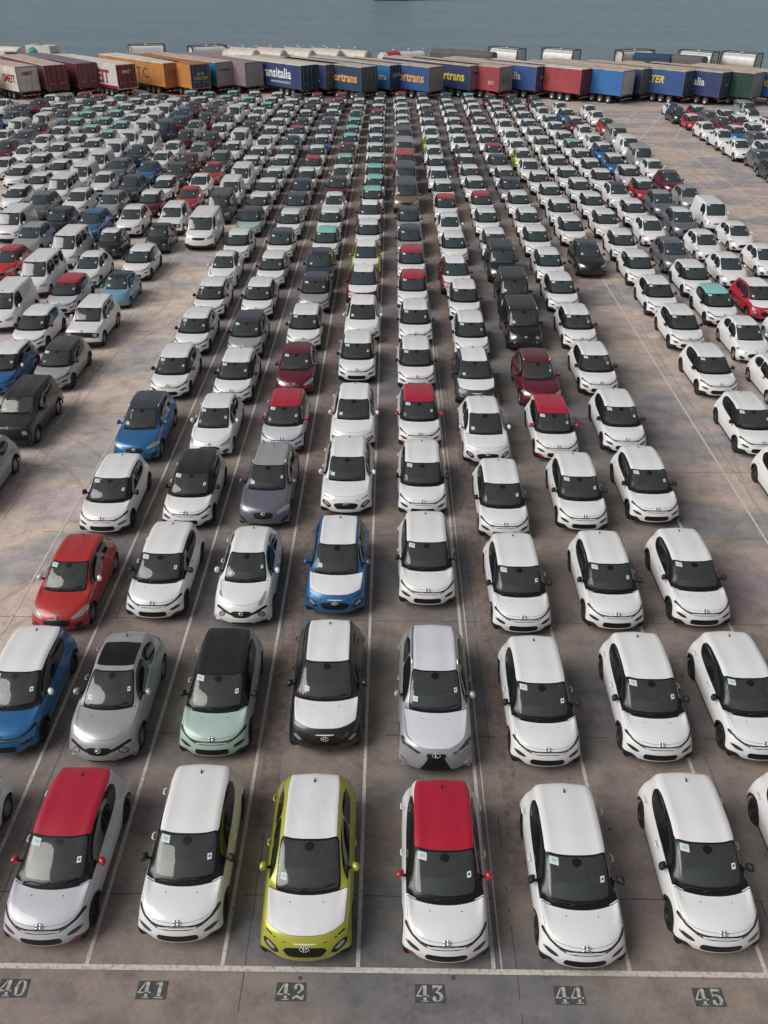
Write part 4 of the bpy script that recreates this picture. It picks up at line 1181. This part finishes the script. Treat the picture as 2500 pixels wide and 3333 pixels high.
def colours(cd):
    t, b, r = cd
    if t == 'C' and b == 'p': b = 'v'
    if t == 'H' and b == 'r': b = 'R'
    if r == 'r' and t in 'HV': r = 'R'
    if r in 'pn' and t != 'V' and not (t == 'Q' and b == r): r = 'q'
    if t == 'Q' and b == 'b' and r == 'n': r = 'k'
    if t in 'Kk':
        roof = hood = FILM if t == 'K' else None
        d = {'BODY': paint(b), 'ROOF': roof or paint(r), 'HOOD': hood or paint(b), 'MIRR': paint(b)}
    else:
        d = {'BODY': paint(b), 'ROOF': paint(r), 'HOOD': paint(b), 'MIRR': paint(b)}
    if t == 'C':
        d['FOG'] = paint('r') if r == 'r' and b in 'wv' else CLAD
        d['MIRR'] = paint('r') if r == 'r' and b in 'wv' else (paint('w') if b == 'b' else CLAD)
    if t == 'J': d['SUNR'] = BLK if b == 's' else paint(r)
    if cd == 'Hrr': d['MIRR'] = paint('w')
    if t == 'L': d['BODY'] = paint('s'); d['ROOF'] = d['HOOD'] = paint('V')
    return d


def parse():
    out = []
    for line in DATA.strip().split('\n'):
        k, rest = line.split('|')
        for i, e in enumerate(rest.split()):
            x, y, cd = e.split(',')
            out.append([int(k), i, float(x), float(y), cd])
    return out


CARS = parse()
byrow = {}
for c in CARS: byrow.setdefault(c[0], []).append(c)
plain = sorted([c for c in CARS if c[4][0] not in CAT], key=lambda c: math.hypot(c[2], c[3]))
single = set((c[0], c[1]) for c in plain[:300])
rest = plain[300:]

NUMW = {40: 'forty', 41: 'forty-one', 42: 'forty-two', 43: 'forty-three', 44: 'forty-four', 45: 'forty-five'}


def rowname(k):
    if k in NUMW: return 'row ' + NUMW[k]
    if k < 40: return ORD[40 - k] + ' row left of row forty'
    if k < 54: return ORD[k - 45] + ' row right of row forty-five'
    return ORD[k - 54] + ' row of far right block'


def near(k, x, y):
    """the car standing beside, in the next row"""
    best = None
    for c in byrow.get(k, []):
        if abs(c[3] - y) < 1.7 and (best is None or abs(c[3] - y) < abs(best[3] - y)): best = c
    return best


def norm(s):
    return ' '.join(w for w in s.replace(',', '').split() if w not in ORD and not w.isdigit())


used = set()
todo = []
for k, row in byrow.items():
    for i, c in enumerate(row):
        if c[4][0] in CAT or (k, i) in single: todo.append((c[3] + abs(c[2]) * .2, k, i))
plainname = 'white hatchback'
for _, k, i in sorted(todo):
    row = byrow[k]; c = row[i]; d = desc(c[4]); ds = [desc(q[4]) for q in row]; same = [j for j in range(len(row)) if ds[j] == d]
    w = rowname(k); cand = []
    if len(same) == 1 and d != plainname: cand.append(d + ' in ' + w)
    a = ds[i - 1] if i else None; z = ds[i + 1] if i + 1 < len(row) else None
    l_ = near(k - 1, c[2], c[3]); r_ = near(k + 1, c[2], c[3])
    l_ = desc(l_[4]) if l_ else None; r_ = desc(r_[4]) if r_ else None
    if i == 0: cand.append(d + ' at the very front of ' + w)
    if a and a != plainname and a != d: cand += [d + ' right behind ' + a, d + ' right behind ' + a + ', ' + w]
    if z and z != plainname and z != d: cand += [d + ' right in front of ' + z, d + ' right in front of ' + z + ', ' + w]
    if l_ and l_ != plainname: cand.append(d + ' with ' + l_ + ' on its left')
    if r_ and r_ != plainname: cand.append(d + ' with ' + r_ + ' on its right')
    if l_ and r_ and (l_ != plainname or r_ != plainname): cand.append(d + ' between ' + l_ + ' and ' + r_)
    # how many places behind the nearest car that looks different
    j = i - 1
    while j >= 0 and ds[j] == d: j -= 1
    if j >= 0: cand.append(d + ', ' + ORD[i - j] + ' behind ' + ds[j] + ', ' + w)
    else: cand.append(d + ', ' + ORD[i + 1] + ' from front of ' + w)
    n_ = same.index(i) + 1
    fall = (ORD[n_] if n_ < 20 else str(n_) + 'th') + ' ' + d + ' from front of ' + w
    lab = None
    for q in cand:
        if 4 <= len(q.split()) <= 16 and norm(q) not in used: lab = q; break
    if lab is None:
        for q in cand[::-1] + [fall]:
            if 4 <= len(q.split()) <= 16 and q not in used: lab = q; break
    if lab is None: lab = fall
    used.add(lab); used.add(norm(lab)); c.append(lab)

protos = {}
SC = 1.06        # the lot's own scale, from the lane widths


def put_car(c):
    k, i, x, y, cd, lab = c
    t = cd[0]
    dist = math.hypot(x, y)
    lod = 0 if y < 50 else (1 if y < 88 else 2)
    mats = colours(cd)
    rz = rad(random.gauss(0, .5))
    if lod == 2:
        key = (t, 2)
        if key not in protos:
            b, ml = merged(t, None); protos[key] = b.mesh(KIND[t], ml)
        o = bpy.data.objects.new(KIND[t], protos[key])
        o.location = (x, y, 0); o.rotation_euler = (0, 0, rz); o.scale = (SC, SC, SC); link(o)
        for s_, kk in ((0, 'BODY'), (1, 'ROOF'), (2, 'HOOD')):
            o.material_slots[s_].link = 'OBJECT'; o.material_slots[s_].material = mats[kk]
        root = o
    else:
        root = empty(KIND[t], (x, y, 0), rz); root.scale = (SC, SC, SC)
        objs = []; nl = 0; skip = random.random()
        for name, me, par, loc, keys, r2 in template(t, lod):
            if name == 'windscreen_label':
                nl += 1
                if y > 17 and ((nl == 1 and skip < .07) or (nl == 2 and .07 < skip < .3)): objs.append(None); continue
            o = bpy.data.objects.new(name, me)
            o.location = loc
            if r2: o.rotation_euler = (0, 0, r2)
            o.parent = root if par < 0 else objs[par]
            link(o)
            for s_, kk in keys.items():
                o.material_slots[s_].link = 'OBJECT'; o.material_slots[s_].material = mats[kk]
            objs.append(o)
    cat = CAT.get(t, 'car')
    tag(root, lab, cat, {'van': 'vans parked among the cars', 'pickup': 'pickups parked in the rows', 'car': 'cars parked in long rows'}[cat])


for c in CARS:
    if len(c) > 5: put_car(c)

# everything past the 300 nearest cars is one object
big_v = []; big_f = []; big_m = []; mlist = []; mi_of = {}


def midx(mt):
    if mt.name not in mi_of: mi_of[mt.name] = len(mlist); mlist.append(mt)
    return mi_of[mt.name]


mb_cache = {}
base = 0
for c in rest:
    k, i, x, y, cd = c[:5]; t = cd[0]
    if t not in mb_cache: mb_cache[t] = merged(t, None)
    b, ml = mb_cache[t]
    mats = colours(cd); ml = list(ml); ml[0], ml[1], ml[2] = mats['BODY'], mats['ROOF'], mats['HOOD']
    lut = [midx(q) for q in ml]
    a = random.gauss(0, .01); ca, sa = math.cos(a), math.sin(a)
    for p in b.v: big_v.append((x + SC * (p[0] * ca - p[1] * sa), y + SC * (p[0] * sa + p[1] * ca), SC * p[2]))
    big_f += [tuple(base + q for q in f) for f in b.f]; big_m += [lut[q] for q in b.m]
    base = len(big_v)
me = bpy.data.meshes.new('far_parked_cars')
me.from_pydata(big_v, [], big_f)
for q in mlist: me.materials.append(q)
me.polygons.foreach_set('material_index', big_m)
me.polygons.foreach_set('use_smooth', [True] * len(big_f)); me.update()
o = link(bpy.data.objects.new('far_parked_cars', me))
tag(o, 'farthest rows of small parked cars just in front of the trailers', 'parked cars', kind='stuff')

# ------------------------------------------------------------------ trailers on the quay
def text_mesh(txt, size, bold=0.0, align='LEFT', shear=0.0, spacing=1.0):
    cu = bpy.data.curves.new('lettering', 'FONT')
    cu.body = txt; cu.size = size; cu.align_x = align; cu.offset = bold * size; cu.shear = shear
    cu.space_character = spacing; cu.resolution_u = 2
    o = bpy.data.objects.new('lettering', cu); scene.collection.objects.link(o)
    bpy.context.view_layer.update()
    dg = bpy.context.evaluated_depsgraph_get()
    me = bpy.data.meshes.new_from_object(o.evaluated_get(dg))
    bpy.data.objects.remove(o); bpy.data.curves.remove(cu)
    me.name = 'lettering'
    return me


RED = P('trailer_red', (.36, .045, .055), rough=.5, noise=.15, nscale=.8)
COLT = {'white': (.62, .61, .58), 'grey': (.30, .295, .295), 'dgrey': (.12, .12, .122), 'red': (.36, .06, .07), 'dred': (.17, .02, .03), 'maroon': (.13, .022, .035), 'orange': (.52, .22, .06), 'dorange': (.42, .16, .05),
        'blue': (.035, .095, .28), 'navy': (.03, .05, .15), 'dblue': (.022, .06, .12), 'cyan': (.02, .16, .34), 'green': (.015, .055, .04), 'pink': (.30, .22, .24), 'bright': (.03, .17, .45), 'roof': (.52, .43, .36), 'roofw': (.66, .62, .57), 'plum': (.16, .05, .075),
        'yellow': (.75, .60, .06), 'gold': (.75, .42, .12), 'ink': (.03, .03, .05), 'cream': (.70, .66, .58), 'teal': (.02, .22, .20), 'purple': (.20, .16, .20), 'darkred': (.30, .03, .05), 'letter': (.72, .74, .76)}


def TC(c, curtain=False):
    return P('tarp_' + c + ('_curtain' if curtain else ''), COLT[c], rough=.55, noise=.22, nscale=.7, bump=.02 if curtain else 0, bscale=2.2)


PM = {}


def trailer(rl, side, rear, roof, texts, label, rot=47, L=17.0, Wd=3.15, H=4.2, doors=True, band=None, name='semi_trailer', z0=1.12):
    t = empty(name, (rl[0], rl[1], 0), rad(rot))
    b = MB()
    b.box(0, Wd, .0, L, z0, H - .06)
    # curtain posts and buckles give the long sides relief
    b.obj('box_body', [TC(side, True)], t)
    q = MB(); e = .03
    v = [(-e, -e, H - .06), (Wd + e, -e, H - .06), (Wd + e, L + e, H - .06), (-e, L + e, H - .06), (.12, .1, H + .02), (Wd - .12, .1, H + .02), (Wd - .12, L - .1, H + .02), (.12, L - .1, H + .02)]
    q.add(v, [(0, 1, 5, 4), (1, 2, 6, 5), (2, 3, 7, 6), (3, 0, 4, 7), (4, 5, 6, 7)])
    q.obj('roof_panel', TC(roof), t)
    d = MB()
    for i in (0, 1):
        a = .05 + i * (Wd / 2 - .04)
        d.box(a, a + Wd / 2 - .06, -.035, -.002, z0 + .05, H - .12, 0)
        for k in (.25, .75): d.tube([(a + Wd / 2 * k, -.06, z0 + .08), (a + Wd / 2 * k, -.06, H - .16)], .018, 5, 1)
        d.box(a + Wd / 2 * .25 - .02, a + Wd / 2 * .75 + .02, -.07, -.05, z0 + .75, z0 + .8, 1)
    d.obj('rear_door', [TC(rear), P('door_bars', (.42, .42, .43), rough=.4, metal=.6)], t)
    fr = MB()
    for x in (-.02, Wd - .06): fr.box(x, x + .08, -.05, .02, z0, H - .05)
    fr.box(-.02, Wd + .02, -.05, .02, H - .12, H - .03); fr.box(-.02, Wd + .02, -.06, .02, z0 - .08, z0)
    for k in range(1, 8):
        y = L * k / 8
        for xa in (-.012, Wd + .002):
            if (k, xa > 0) not in PM: PM[(k, xa > 0)] = 1
            sp_ = MB(); sp_.box(xa, xa + .01, y - .02, y + .02, z0, H - .07); sp_.obj('side_post', TC('dgrey') if side not in ('red', 'white', 'orange') else TC(side), t)
    fr.obj('frame', TC('dgrey') if side not in ('red', 'white', 'orange') else TC(side), t)
    if band:
        bb = MB(); bb.box(-.02, -.003, .05, L - .05, z0 - .02, z0 + .36); bb.obj('side_band', TC(band), t)
    ch = MB()
    ch.box(.75, .95, .2, L - .3, .8, z0); ch.box(Wd - .95, Wd - .75, .2, L - .3, .8, z0)
    for k in range(6): ch.box(.1, Wd - .1, .3 + k * 2.4, .42 + k * 2.4, .95, z0)
    for x in (.5, Wd - .6): ch.box(x, x + .12, 10.2, 10.35, .05, z0)
    ch.obj('chassis', P('chassis_black', (.02, .02, .022), rough=.7), t)
    for ya in (1.9, 3.2, 4.5):
        for x in (.02, Wd - .37):
            wv = MB(); wv.lathe([(0, .3), (0, .5), (.06, .52), (.3, .52), (.35, .5), (.35, .3)], c=(x, ya, .52), n=16, mi=0)
            wv.lathe([(0.02, .3), (.1, .2), (.1, .01)], c=(x, ya, .52), n=10, mi=1)
            wv.obj('wheel', [TYRE, RIMS], t)
    bu = MB()
    for k in range(8): bu.box(.15 + k * (Wd - .3) / 8, .15 + (k + 1) * (Wd - .3) / 8, -.02, .05, .55, .68, k % 2)
    bu.obj('underrun_bar', [P('bar_red', (.35, .02, .02), rough=.4), P('bar_white', (.5, .5, .5), rough=.4)], t)
    for x in (.12, Wd - .42):
        li = MB(); li.box(x, x + .3, -.07, -.03, z0 - .17, z0 - .07); li.obj('tail_light', P('lamp_orange', (.45, .10, .02), rough=.2), t)
    for face, tx, pos, z, size, col, bold in texts:
        me = text_mesh(tx, size, bold, 'RIGHT' if face == 's' else 'CENTER', shear=.25 if tx in ('WALTER', 'WAL') else 0)
        co = np.zeros(len(me.vertices) * 3); me.vertices.foreach_get('co', co); co = co.reshape(-1, 3)
        if face == 's': nw = np.stack([np.full(len(co), -.024), pos - co[:, 0], z + co[:, 1]], 1)
        else: nw = np.stack([Wd / 2 + pos + co[:, 0], np.full(len(co), -.074), z + co[:, 1]], 1)
        me.vertices.foreach_set('co', nw.ravel()); me.update()
        me.materials.clear(); me.materials.append(TC(col))
        o = link(bpy.data.objects.new('lettering', me)); o.parent = t
    tag(t, label, 'trailer', 'lorry trailers lined up along the quay')
    return t


trailer((-57.0, 131.0), 'white', 'grey', 'roof', [('s', 'SMEIT', 1.0, 2.2, 1.3, 'dred', .03)], 'trailer cut off by the left edge of the picture')
trailer((-51.0, 131.9), 'cream', 'white', 'roof', [('r', 'SMEIT', 0, 3.1, .62, 'darkred', .03), ('s', 'SMEIT', .5, 2.2, 1.35, 'darkred', .03)], 'white trailer with white SMEIT rear door in front of the far left corner', band=None)
trailer((-47.8, 134.0), 'plum', 'dred', 'roof', [], 'plain maroon trailer beside the white SMEIT trailer', rot=40)
trailer((-44.2, 136.6), 'maroon', 'plum', 'purple', [], 'dull purple trailer with purple roof, behind the plain maroon one', rot=44)
trailer((-38.4, 135.6), 'white', 'dred', 'roofw', [('s', 'SMEIT', 1.95, 1.75, 2.3, 'darkred', .035), ('r', 'SMEIT', 0, 3.05, .6, 'cream', .02)], 'white-sided trailer with huge red letters and a dark red rear', band='dred')
trailer((-32.3, 138.0), 'orange', 'dorange', 'roofw', [('s', 'S.T.C.', 3.6, 2.0, 1.9, 'ink', 0), ('r', 'S.T.C.', 0, 2.6, .8, 'ink', 0)], 'orange trailer lettered S.T.C. with pale roof')
o_ = trailer((-28.3, 136.6), 'orange', 'dblue', 'dorange', [('r', 'LKW', 0, 2.75, .55, 'yellow', .02), ('r', 'WALTER', 0, 2.2, .55, 'yellow', .02)], 'dark blue rear with yellow LKW WALTER letters, beside the orange trailer', rot=42)
trailer((-25.2, 139.4), 'cyan', 'grey', 'roof', [('r', 'Fortrans', 0, 3.05, .55, 'navy', .02)], 'grey-backed trailer with small blue FORTRANS letters')
trailer((-21.0, 139.4), 'pink', 'grey', 'pink', [], 'grey and pinkish trailer left of the long blue one', rot=44)
trailer((-12.8, 136.4), 'navy', 'dblue', 'roofw', [('s', 'Transitalia', 2.1, 2.35, 1.8, 'letter', .025), ('s', 'www.transitalia.it', 2.3, 1.65, .62, 'letter', 0)], 'long blue trailer lettered Transitalia in white', rot=46)
trailer((-9.4, 137.6), 'navy', 'dgrey', 'roof', [('s', 'L', 1.2, 2.0, 1.1, 'yellow', .02)], 'dark grey rear doors just right of the Transitalia trailer')
trailer((-4.3, 134.9), 'dblue', 'dgrey', 'roof', [('s', 'Fortrans', .8, 2.2, 1.55, 'gold', .03)], 'dark trailer with orange letters and black-framed grey rear')
trailer((-.4, 137.6), 'cyan', 'navy', 'roof', [('s', 'pa.tra', .6, 2.3, 1.25, 'letter', .01), ('r', 'pa.tra', 0, 2.75, .75, 'letter', .01)], 'blue trailer with white PA.TRA lettering on its rear')
trailer((5.1, 135.6), 'blue', 'grey', 'roof', [('s', 'Fortrans', .9, 2.2, 1.6, 'gold', .03), ('s', '800 1234', 1.2, 1.5, .4, 'gold', 0)][:1], 'bright blue trailer with orange letters and grey rear', rot=48)
trailer((10.9, 137.8), 'navy', 'pink', 'roof', [('s', 'Fortrans', .9, 2.2, 1.6, 'yellow', .03), ('r', 'Fortrans', 0, 3.05, .6, 'ink', .02)], 'navy trailer with yellow letters and pinkish rear')
trailer((14.9, 136.4), 'red', 'grey', 'roof', [('s', 'SKY', .7, 1.9, .7, 'cream', .01), ('r', 'EU', 0, 2.0, 1.5, 'dgrey', .0)], 'short-looking red-sided trailer with grey rear marked EU')
trailer((20.2, 137.4), 'blue', 'navy', 'roof', [('s', 'Transitalia', 2.6, 2.4, 1.35, 'letter', .025), ('r', 'pa.', -.2, 2.7, .6, 'letter', 0)], 'blue trailer ending in white ALIA letters left of the plain red one', rot=48)
trailer((26.0, 134.6), 'red', 'dred', 'roofw', [], 'plain red trailer, largest red one on the right')
trailer((31.4, 133.1), 'bright', 'white', 'roof', [], 'bright blue trailer with a white rear door')
trailer((34.6, 135.6), 'navy', 'dgrey', 'roof', [], 'dark grey rear between the white door and the TER trailer')
trailer((39.9, 133.4), 'blue', 'dblue', 'roof', [('s', 'WALTER', 3.1, 2.5, 1.25, 'yellow', .03), ('r', 'LKW', 0, 2.5, .5, 'green', 0)], 'blue trailer with slanted yellow TER letters', rot=45)
trailer((44.6, 132.4), 'navy', 'dblue', 'roof', [('s', 'Transitalia', 2.4, 2.4, 1.35, 'letter', .025), ('r', 'pa.', 0, 2.5, .6, 'letter', 0)], 'navy trailer ending in white IA letters', rot=43)
trailer((48.9, 132.0), 'green', 'grey', 'roof', [], 'dark green trailer with grey rear doors')
trailer((55.5, 130.6), 'blue', 'grey', 'roof', [('s', 'WALTER', 2.2, 2.4, 1.1, 'yellow', .03)], 'blue and yellow trailer cut off by the right edge')

# tank containers: frame with a tank inside, standing on low chassis
TANK = P('tank_white', (.72, .72, .70), rough=.4, noise=.15, nscale=1.2)
TANKC = P('tank_cream', (.62, .55, .47), rough=.45, noise=.15, nscale=1.2)
TANKE = P('tank_end_grey', (.50, .50, .49), rough=.4, noise=.1, nscale=2)
STEEL = P('frame_steel', (.035, .04, .05), rough=.6)


def dome(b, r, y, c, dirn, mi):
    prof = [(y, r)] + [(y + dirn * r * .35 * math.sin(a), r * math.cos(a)) for a in (0.4, .8, 1.2)] + [(y + dirn * r * .35, .01)]
    b.lathe(prof, 'y', c, 20, mi)


def tank_container(x, y, rot, label, body=None, z=1.45, L=6.0):
    t = empty('tank_container', (x, y, 0), rad(rot)); f = MB(); w = 1.22; h = 2.6
    for sx in (-w, w):
        for yy in (0, L): f.box(sx - .07, sx + .07, yy - .07, yy + .07, z, z + h)
        f.box(sx - .06, sx + .06, 0, L, z + h - .12, z + h); f.box(sx - .06, sx + .06, 0, L, z, z + .14)
    for yy in (0, L):
        f.box(-w, w, yy - .06, yy + .06, z + h - .12, z + h); f.box(-w, w, yy - .06, yy + .06, z, z + .14)
        for sx in (-1, 1): f.tube([(sx * w, yy, z + h - .7), (sx * (w - .7), yy, z + h - .06)], .05, 4)
    f.obj('frame', STEEL, t)
    b = MB(); b.lathe([(.3, 1.2), (L - .3, 1.2)], 'y', (0, 0, z + 1.33), 24, 0); dome(b, 1.2, .3, (0, 0, z + 1.33), -1, 1); dome(b, 1.2, L - .3, (0, 0, z + 1.33), 1, 1)
    b.obj('tank', [body or TANK, TANKE], t)
    wk = MB(); wk.box(-.35, .35, .6, L - .6, z + h - .16, z + h - .12); wk.tube([(0, L / 2, z + h - .2), (0, L / 2, z + h + .06)], .25, 10)
    wk.obj('walkway', TANKE, t)
    ch = MB(); ch.box(-w, w, -.4, L + 3, 1.2, z - .02)
    for yy in (1, 2.3, 3.6):
        for sx in (-w, w - .3): ch.lathe([(0, .01), (0, .5), (.3, .5), (.3, .01)], c=(sx, yy, .5), n=12)
    ch.obj('chassis', P('chassis_black', (.02, .02, .022)), t)
    tag(t, label, 'tank container', 'tank containers behind the trailers')


def tanker(x, y, rot, label, stripe=False, L=11.0, body=None):
    t = empty('tank_trailer', (x, y, 0), rad(rot)); b = MB(); c = (0, 0, 2.35); r = 1.25
    b.lathe([(.2, r), (L * .3, r), (L, r * .98)], 'y', c, 24, 0); dome(b, r, .2, c, -1, 1); dome(b, r * .98, L, c, 1, 1)
    b.obj('tank', [body or TANKC, TANKE], t)
    k = MB()
    for q in range(5): k.lathe([(1.2 + q * 2.1, r + .02), (1.28 + q * 2.1, r + .02)], 'y', c, 24, 0)
    for q in (2.5, 5.5, 8.5): k.tube([(0, q, 3.8), (0, q, 3.98)], .28, 10, 0)
    k.obj('rings_and_hatches', TANKE, t)
    if stripe:
        s_ = MB(); s_.lathe([(.9, r + .03), (3.4, r + .03)], 'y', c, 24, 0); s_.obj('red_band', P('band_red', (.50, .03, .03), rough=.5), t)
    ch = MB(); ch.box(-.5, .5, .3, L, .95, 1.35)
    for yy in (1.5, 2.8, 4.1):
        for sx in (-1.25, .95): ch.lathe([(0, .01), (0, .5), (.3, .5), (.3, .01)], c=(sx, yy, .5), n=12)
    ch.obj('chassis', P('chassis_black', (.02, .02, .022)), t)
    tag(t, label, 'tank trailer', 'tank trailers parked at the quay edge')


for (x, y, s_) in ((-22.6, 164.5, 'leftmost cream tanker behind the long blue Transitalia trailer'), (-18.0, 164.7, 'second cream tanker from the left behind the trailer roofs'), (-13.3, 164.9, 'third cream tanker from the left behind the trailer roofs'),
                   (-8.6, 164.9, 'cream tanker, the one just left of the tanker beside the red band'), (-4.0, 164.6, 'cream tanker standing directly left of the red band')):
    tanker(x, y, 62, s_)
tanker(-2.0, 162.0, -60, 'white tanker with a broad red band round its tank', True, L=8, body=TANK)
tank_container(-44.5, 166.5, -75, 'white tank in a black frame, left of the two tanks above the orange trailers')
tank_container(-33.8, 165.0, -60, 'white round-ended tank in a frame, right of the two above the orange trailers')
tank_container(21.5, 165.0, 48, 'lone framed white tank behind the ALIA trailer')
tank_container(30.5, 164.0, 50, 'framed grey-white tank behind the plain red trailer', body=TANK)
tank_container(37.5, 164.0, -70, 'framed cream tank with a square end, right of the grey-white one', body=TANKC)
tank_container(53.0, 162.5, 47, 'white framed tank behind the TER and IA trailers')
tank_container(59.5, 160.5, 47, 'white framed tank nearest the right edge')


def tarp_load(x, y, rot, L, label, col, h=3.6):
    t = empty('covered_trailer', (x, y, 0), rad(rot)); b = MB()
    pr = [(-1.28, 1.2), (-1.28, h - .35), (-.9, h - .08), (0, h + .12), (.9, h - .08), (1.28, h - .35), (1.28, 1.2)]
    v = [(a, yy, z) for yy in (0, L * .33, L * .66, L) for a, z in pr]; n = len(pr)
    b.add(v, [(i * n + j, i * n + j + 1, (i + 1) * n + j + 1, (i + 1) * n + j) for i in range(3) for j in range(n - 1)] + [tuple(range(n))[::-1], tuple(3 * n + i for i in range(n))])
    b.obj('tarpaulin', TC(col, True), t)
    ch = MB(); ch.box(-1.2, 1.2, 0, L, .95, 1.2)
    for yy in (1.5, 2.8, 4.1):
        for sx in (-1.25, .95): ch.lathe([(0, .01), (0, .5), (.3, .5), (.3, .01)], c=(sx, yy, .5), n=12)
    ch.obj('chassis', P('chassis_black', (.02, .02, .022)), t)
    tag(t, label, 'trailer', 'tarpaulin covered trailers behind the others')


tarp_load(16.5, 160.0, 62, 11, 'dark grey covered load left of the lone framed tank', 'dgrey', 3.9)
tarp_load(45.3, 160.5, 62, 6, 'dark blue-grey covered load right of the framed cream tank', 'dblue', 3.7)
tarp_load(49.8, 157.5, 50, 6, 'dark covered load in front of the white framed tank', 'dgrey', 3.75)
tarp_load(-61.5, 163.5, 72, 12, 'ribbed beige container load at the far left edge', 'cream', 3.7)

# green drum truck and white box truck seen over the left trailers
t = empty('mixer_truck', (-60.2, 163.0, 0), rad(-60)); b = MB()
b.lathe([(0, .5), (.8, 1.1), (2.2, 1.25), (3.4, .9), (4.0, .5)], 'y', (0, 0, 3.0), 16); b.obj('drum', TC('teal'), t)
b = MB(); b.box(-1.1, 1.1, -1.8, 4.4, .8, 1.3); b.box(-1.2, 1.2, -3.6, -1.9, .7, 3.2)
for yy in (-2.7, 2.2, 3.5):
    for sx in (-1.25, .95): b.lathe([(0, .01), (0, .5), (.3, .5), (.3, .01)], c=(sx, yy, .5), n=12)
b.obj('cab_and_chassis', TC('dblue'), t)
tag(t, 'green drum truck showing above the left trailer roofs', 'truck')
t = empty('box_truck', (-55.8, 163.0, 0), rad(70)); b = MB(); b.box(-1.25, 1.25, 0, 4.8, 1.1, 4.1); b.obj('cargo_box', TC('white'), t)
b = MB()
b.add([(-1.2, -2.0, .7), (1.2, -2.0, .7), (1.2, -.1, .7), (-1.2, -.1, .7), (-1.15, -1.6, 2.9), (1.15, -1.6, 2.9), (1.15, -.1, 3.0), (-1.15, -.1, 3.0)], [(4, 5, 6, 7), (0, 1, 5, 4), (1, 2, 6, 5), (2, 3, 7, 6), (3, 0, 4, 7)])
b.obj('cab', TC('white'), t)
b = MB(); b.box(-1.05, 1.05, -1.88, -1.7, 1.9, 2.7); b.obj('windscreen', GLASS, t)
b = MB()
for yy in (-1.2, 3.3):
    for sx in (-1.25, .95): b.lathe([(0, .01), (0, .48), (.3, .48), (.3, .01)], c=(sx, yy, .48), n=12)
b.obj('wheels', TYRE, t)
tag(t, 'small white box truck showing above the left trailer roofs', 'truck')
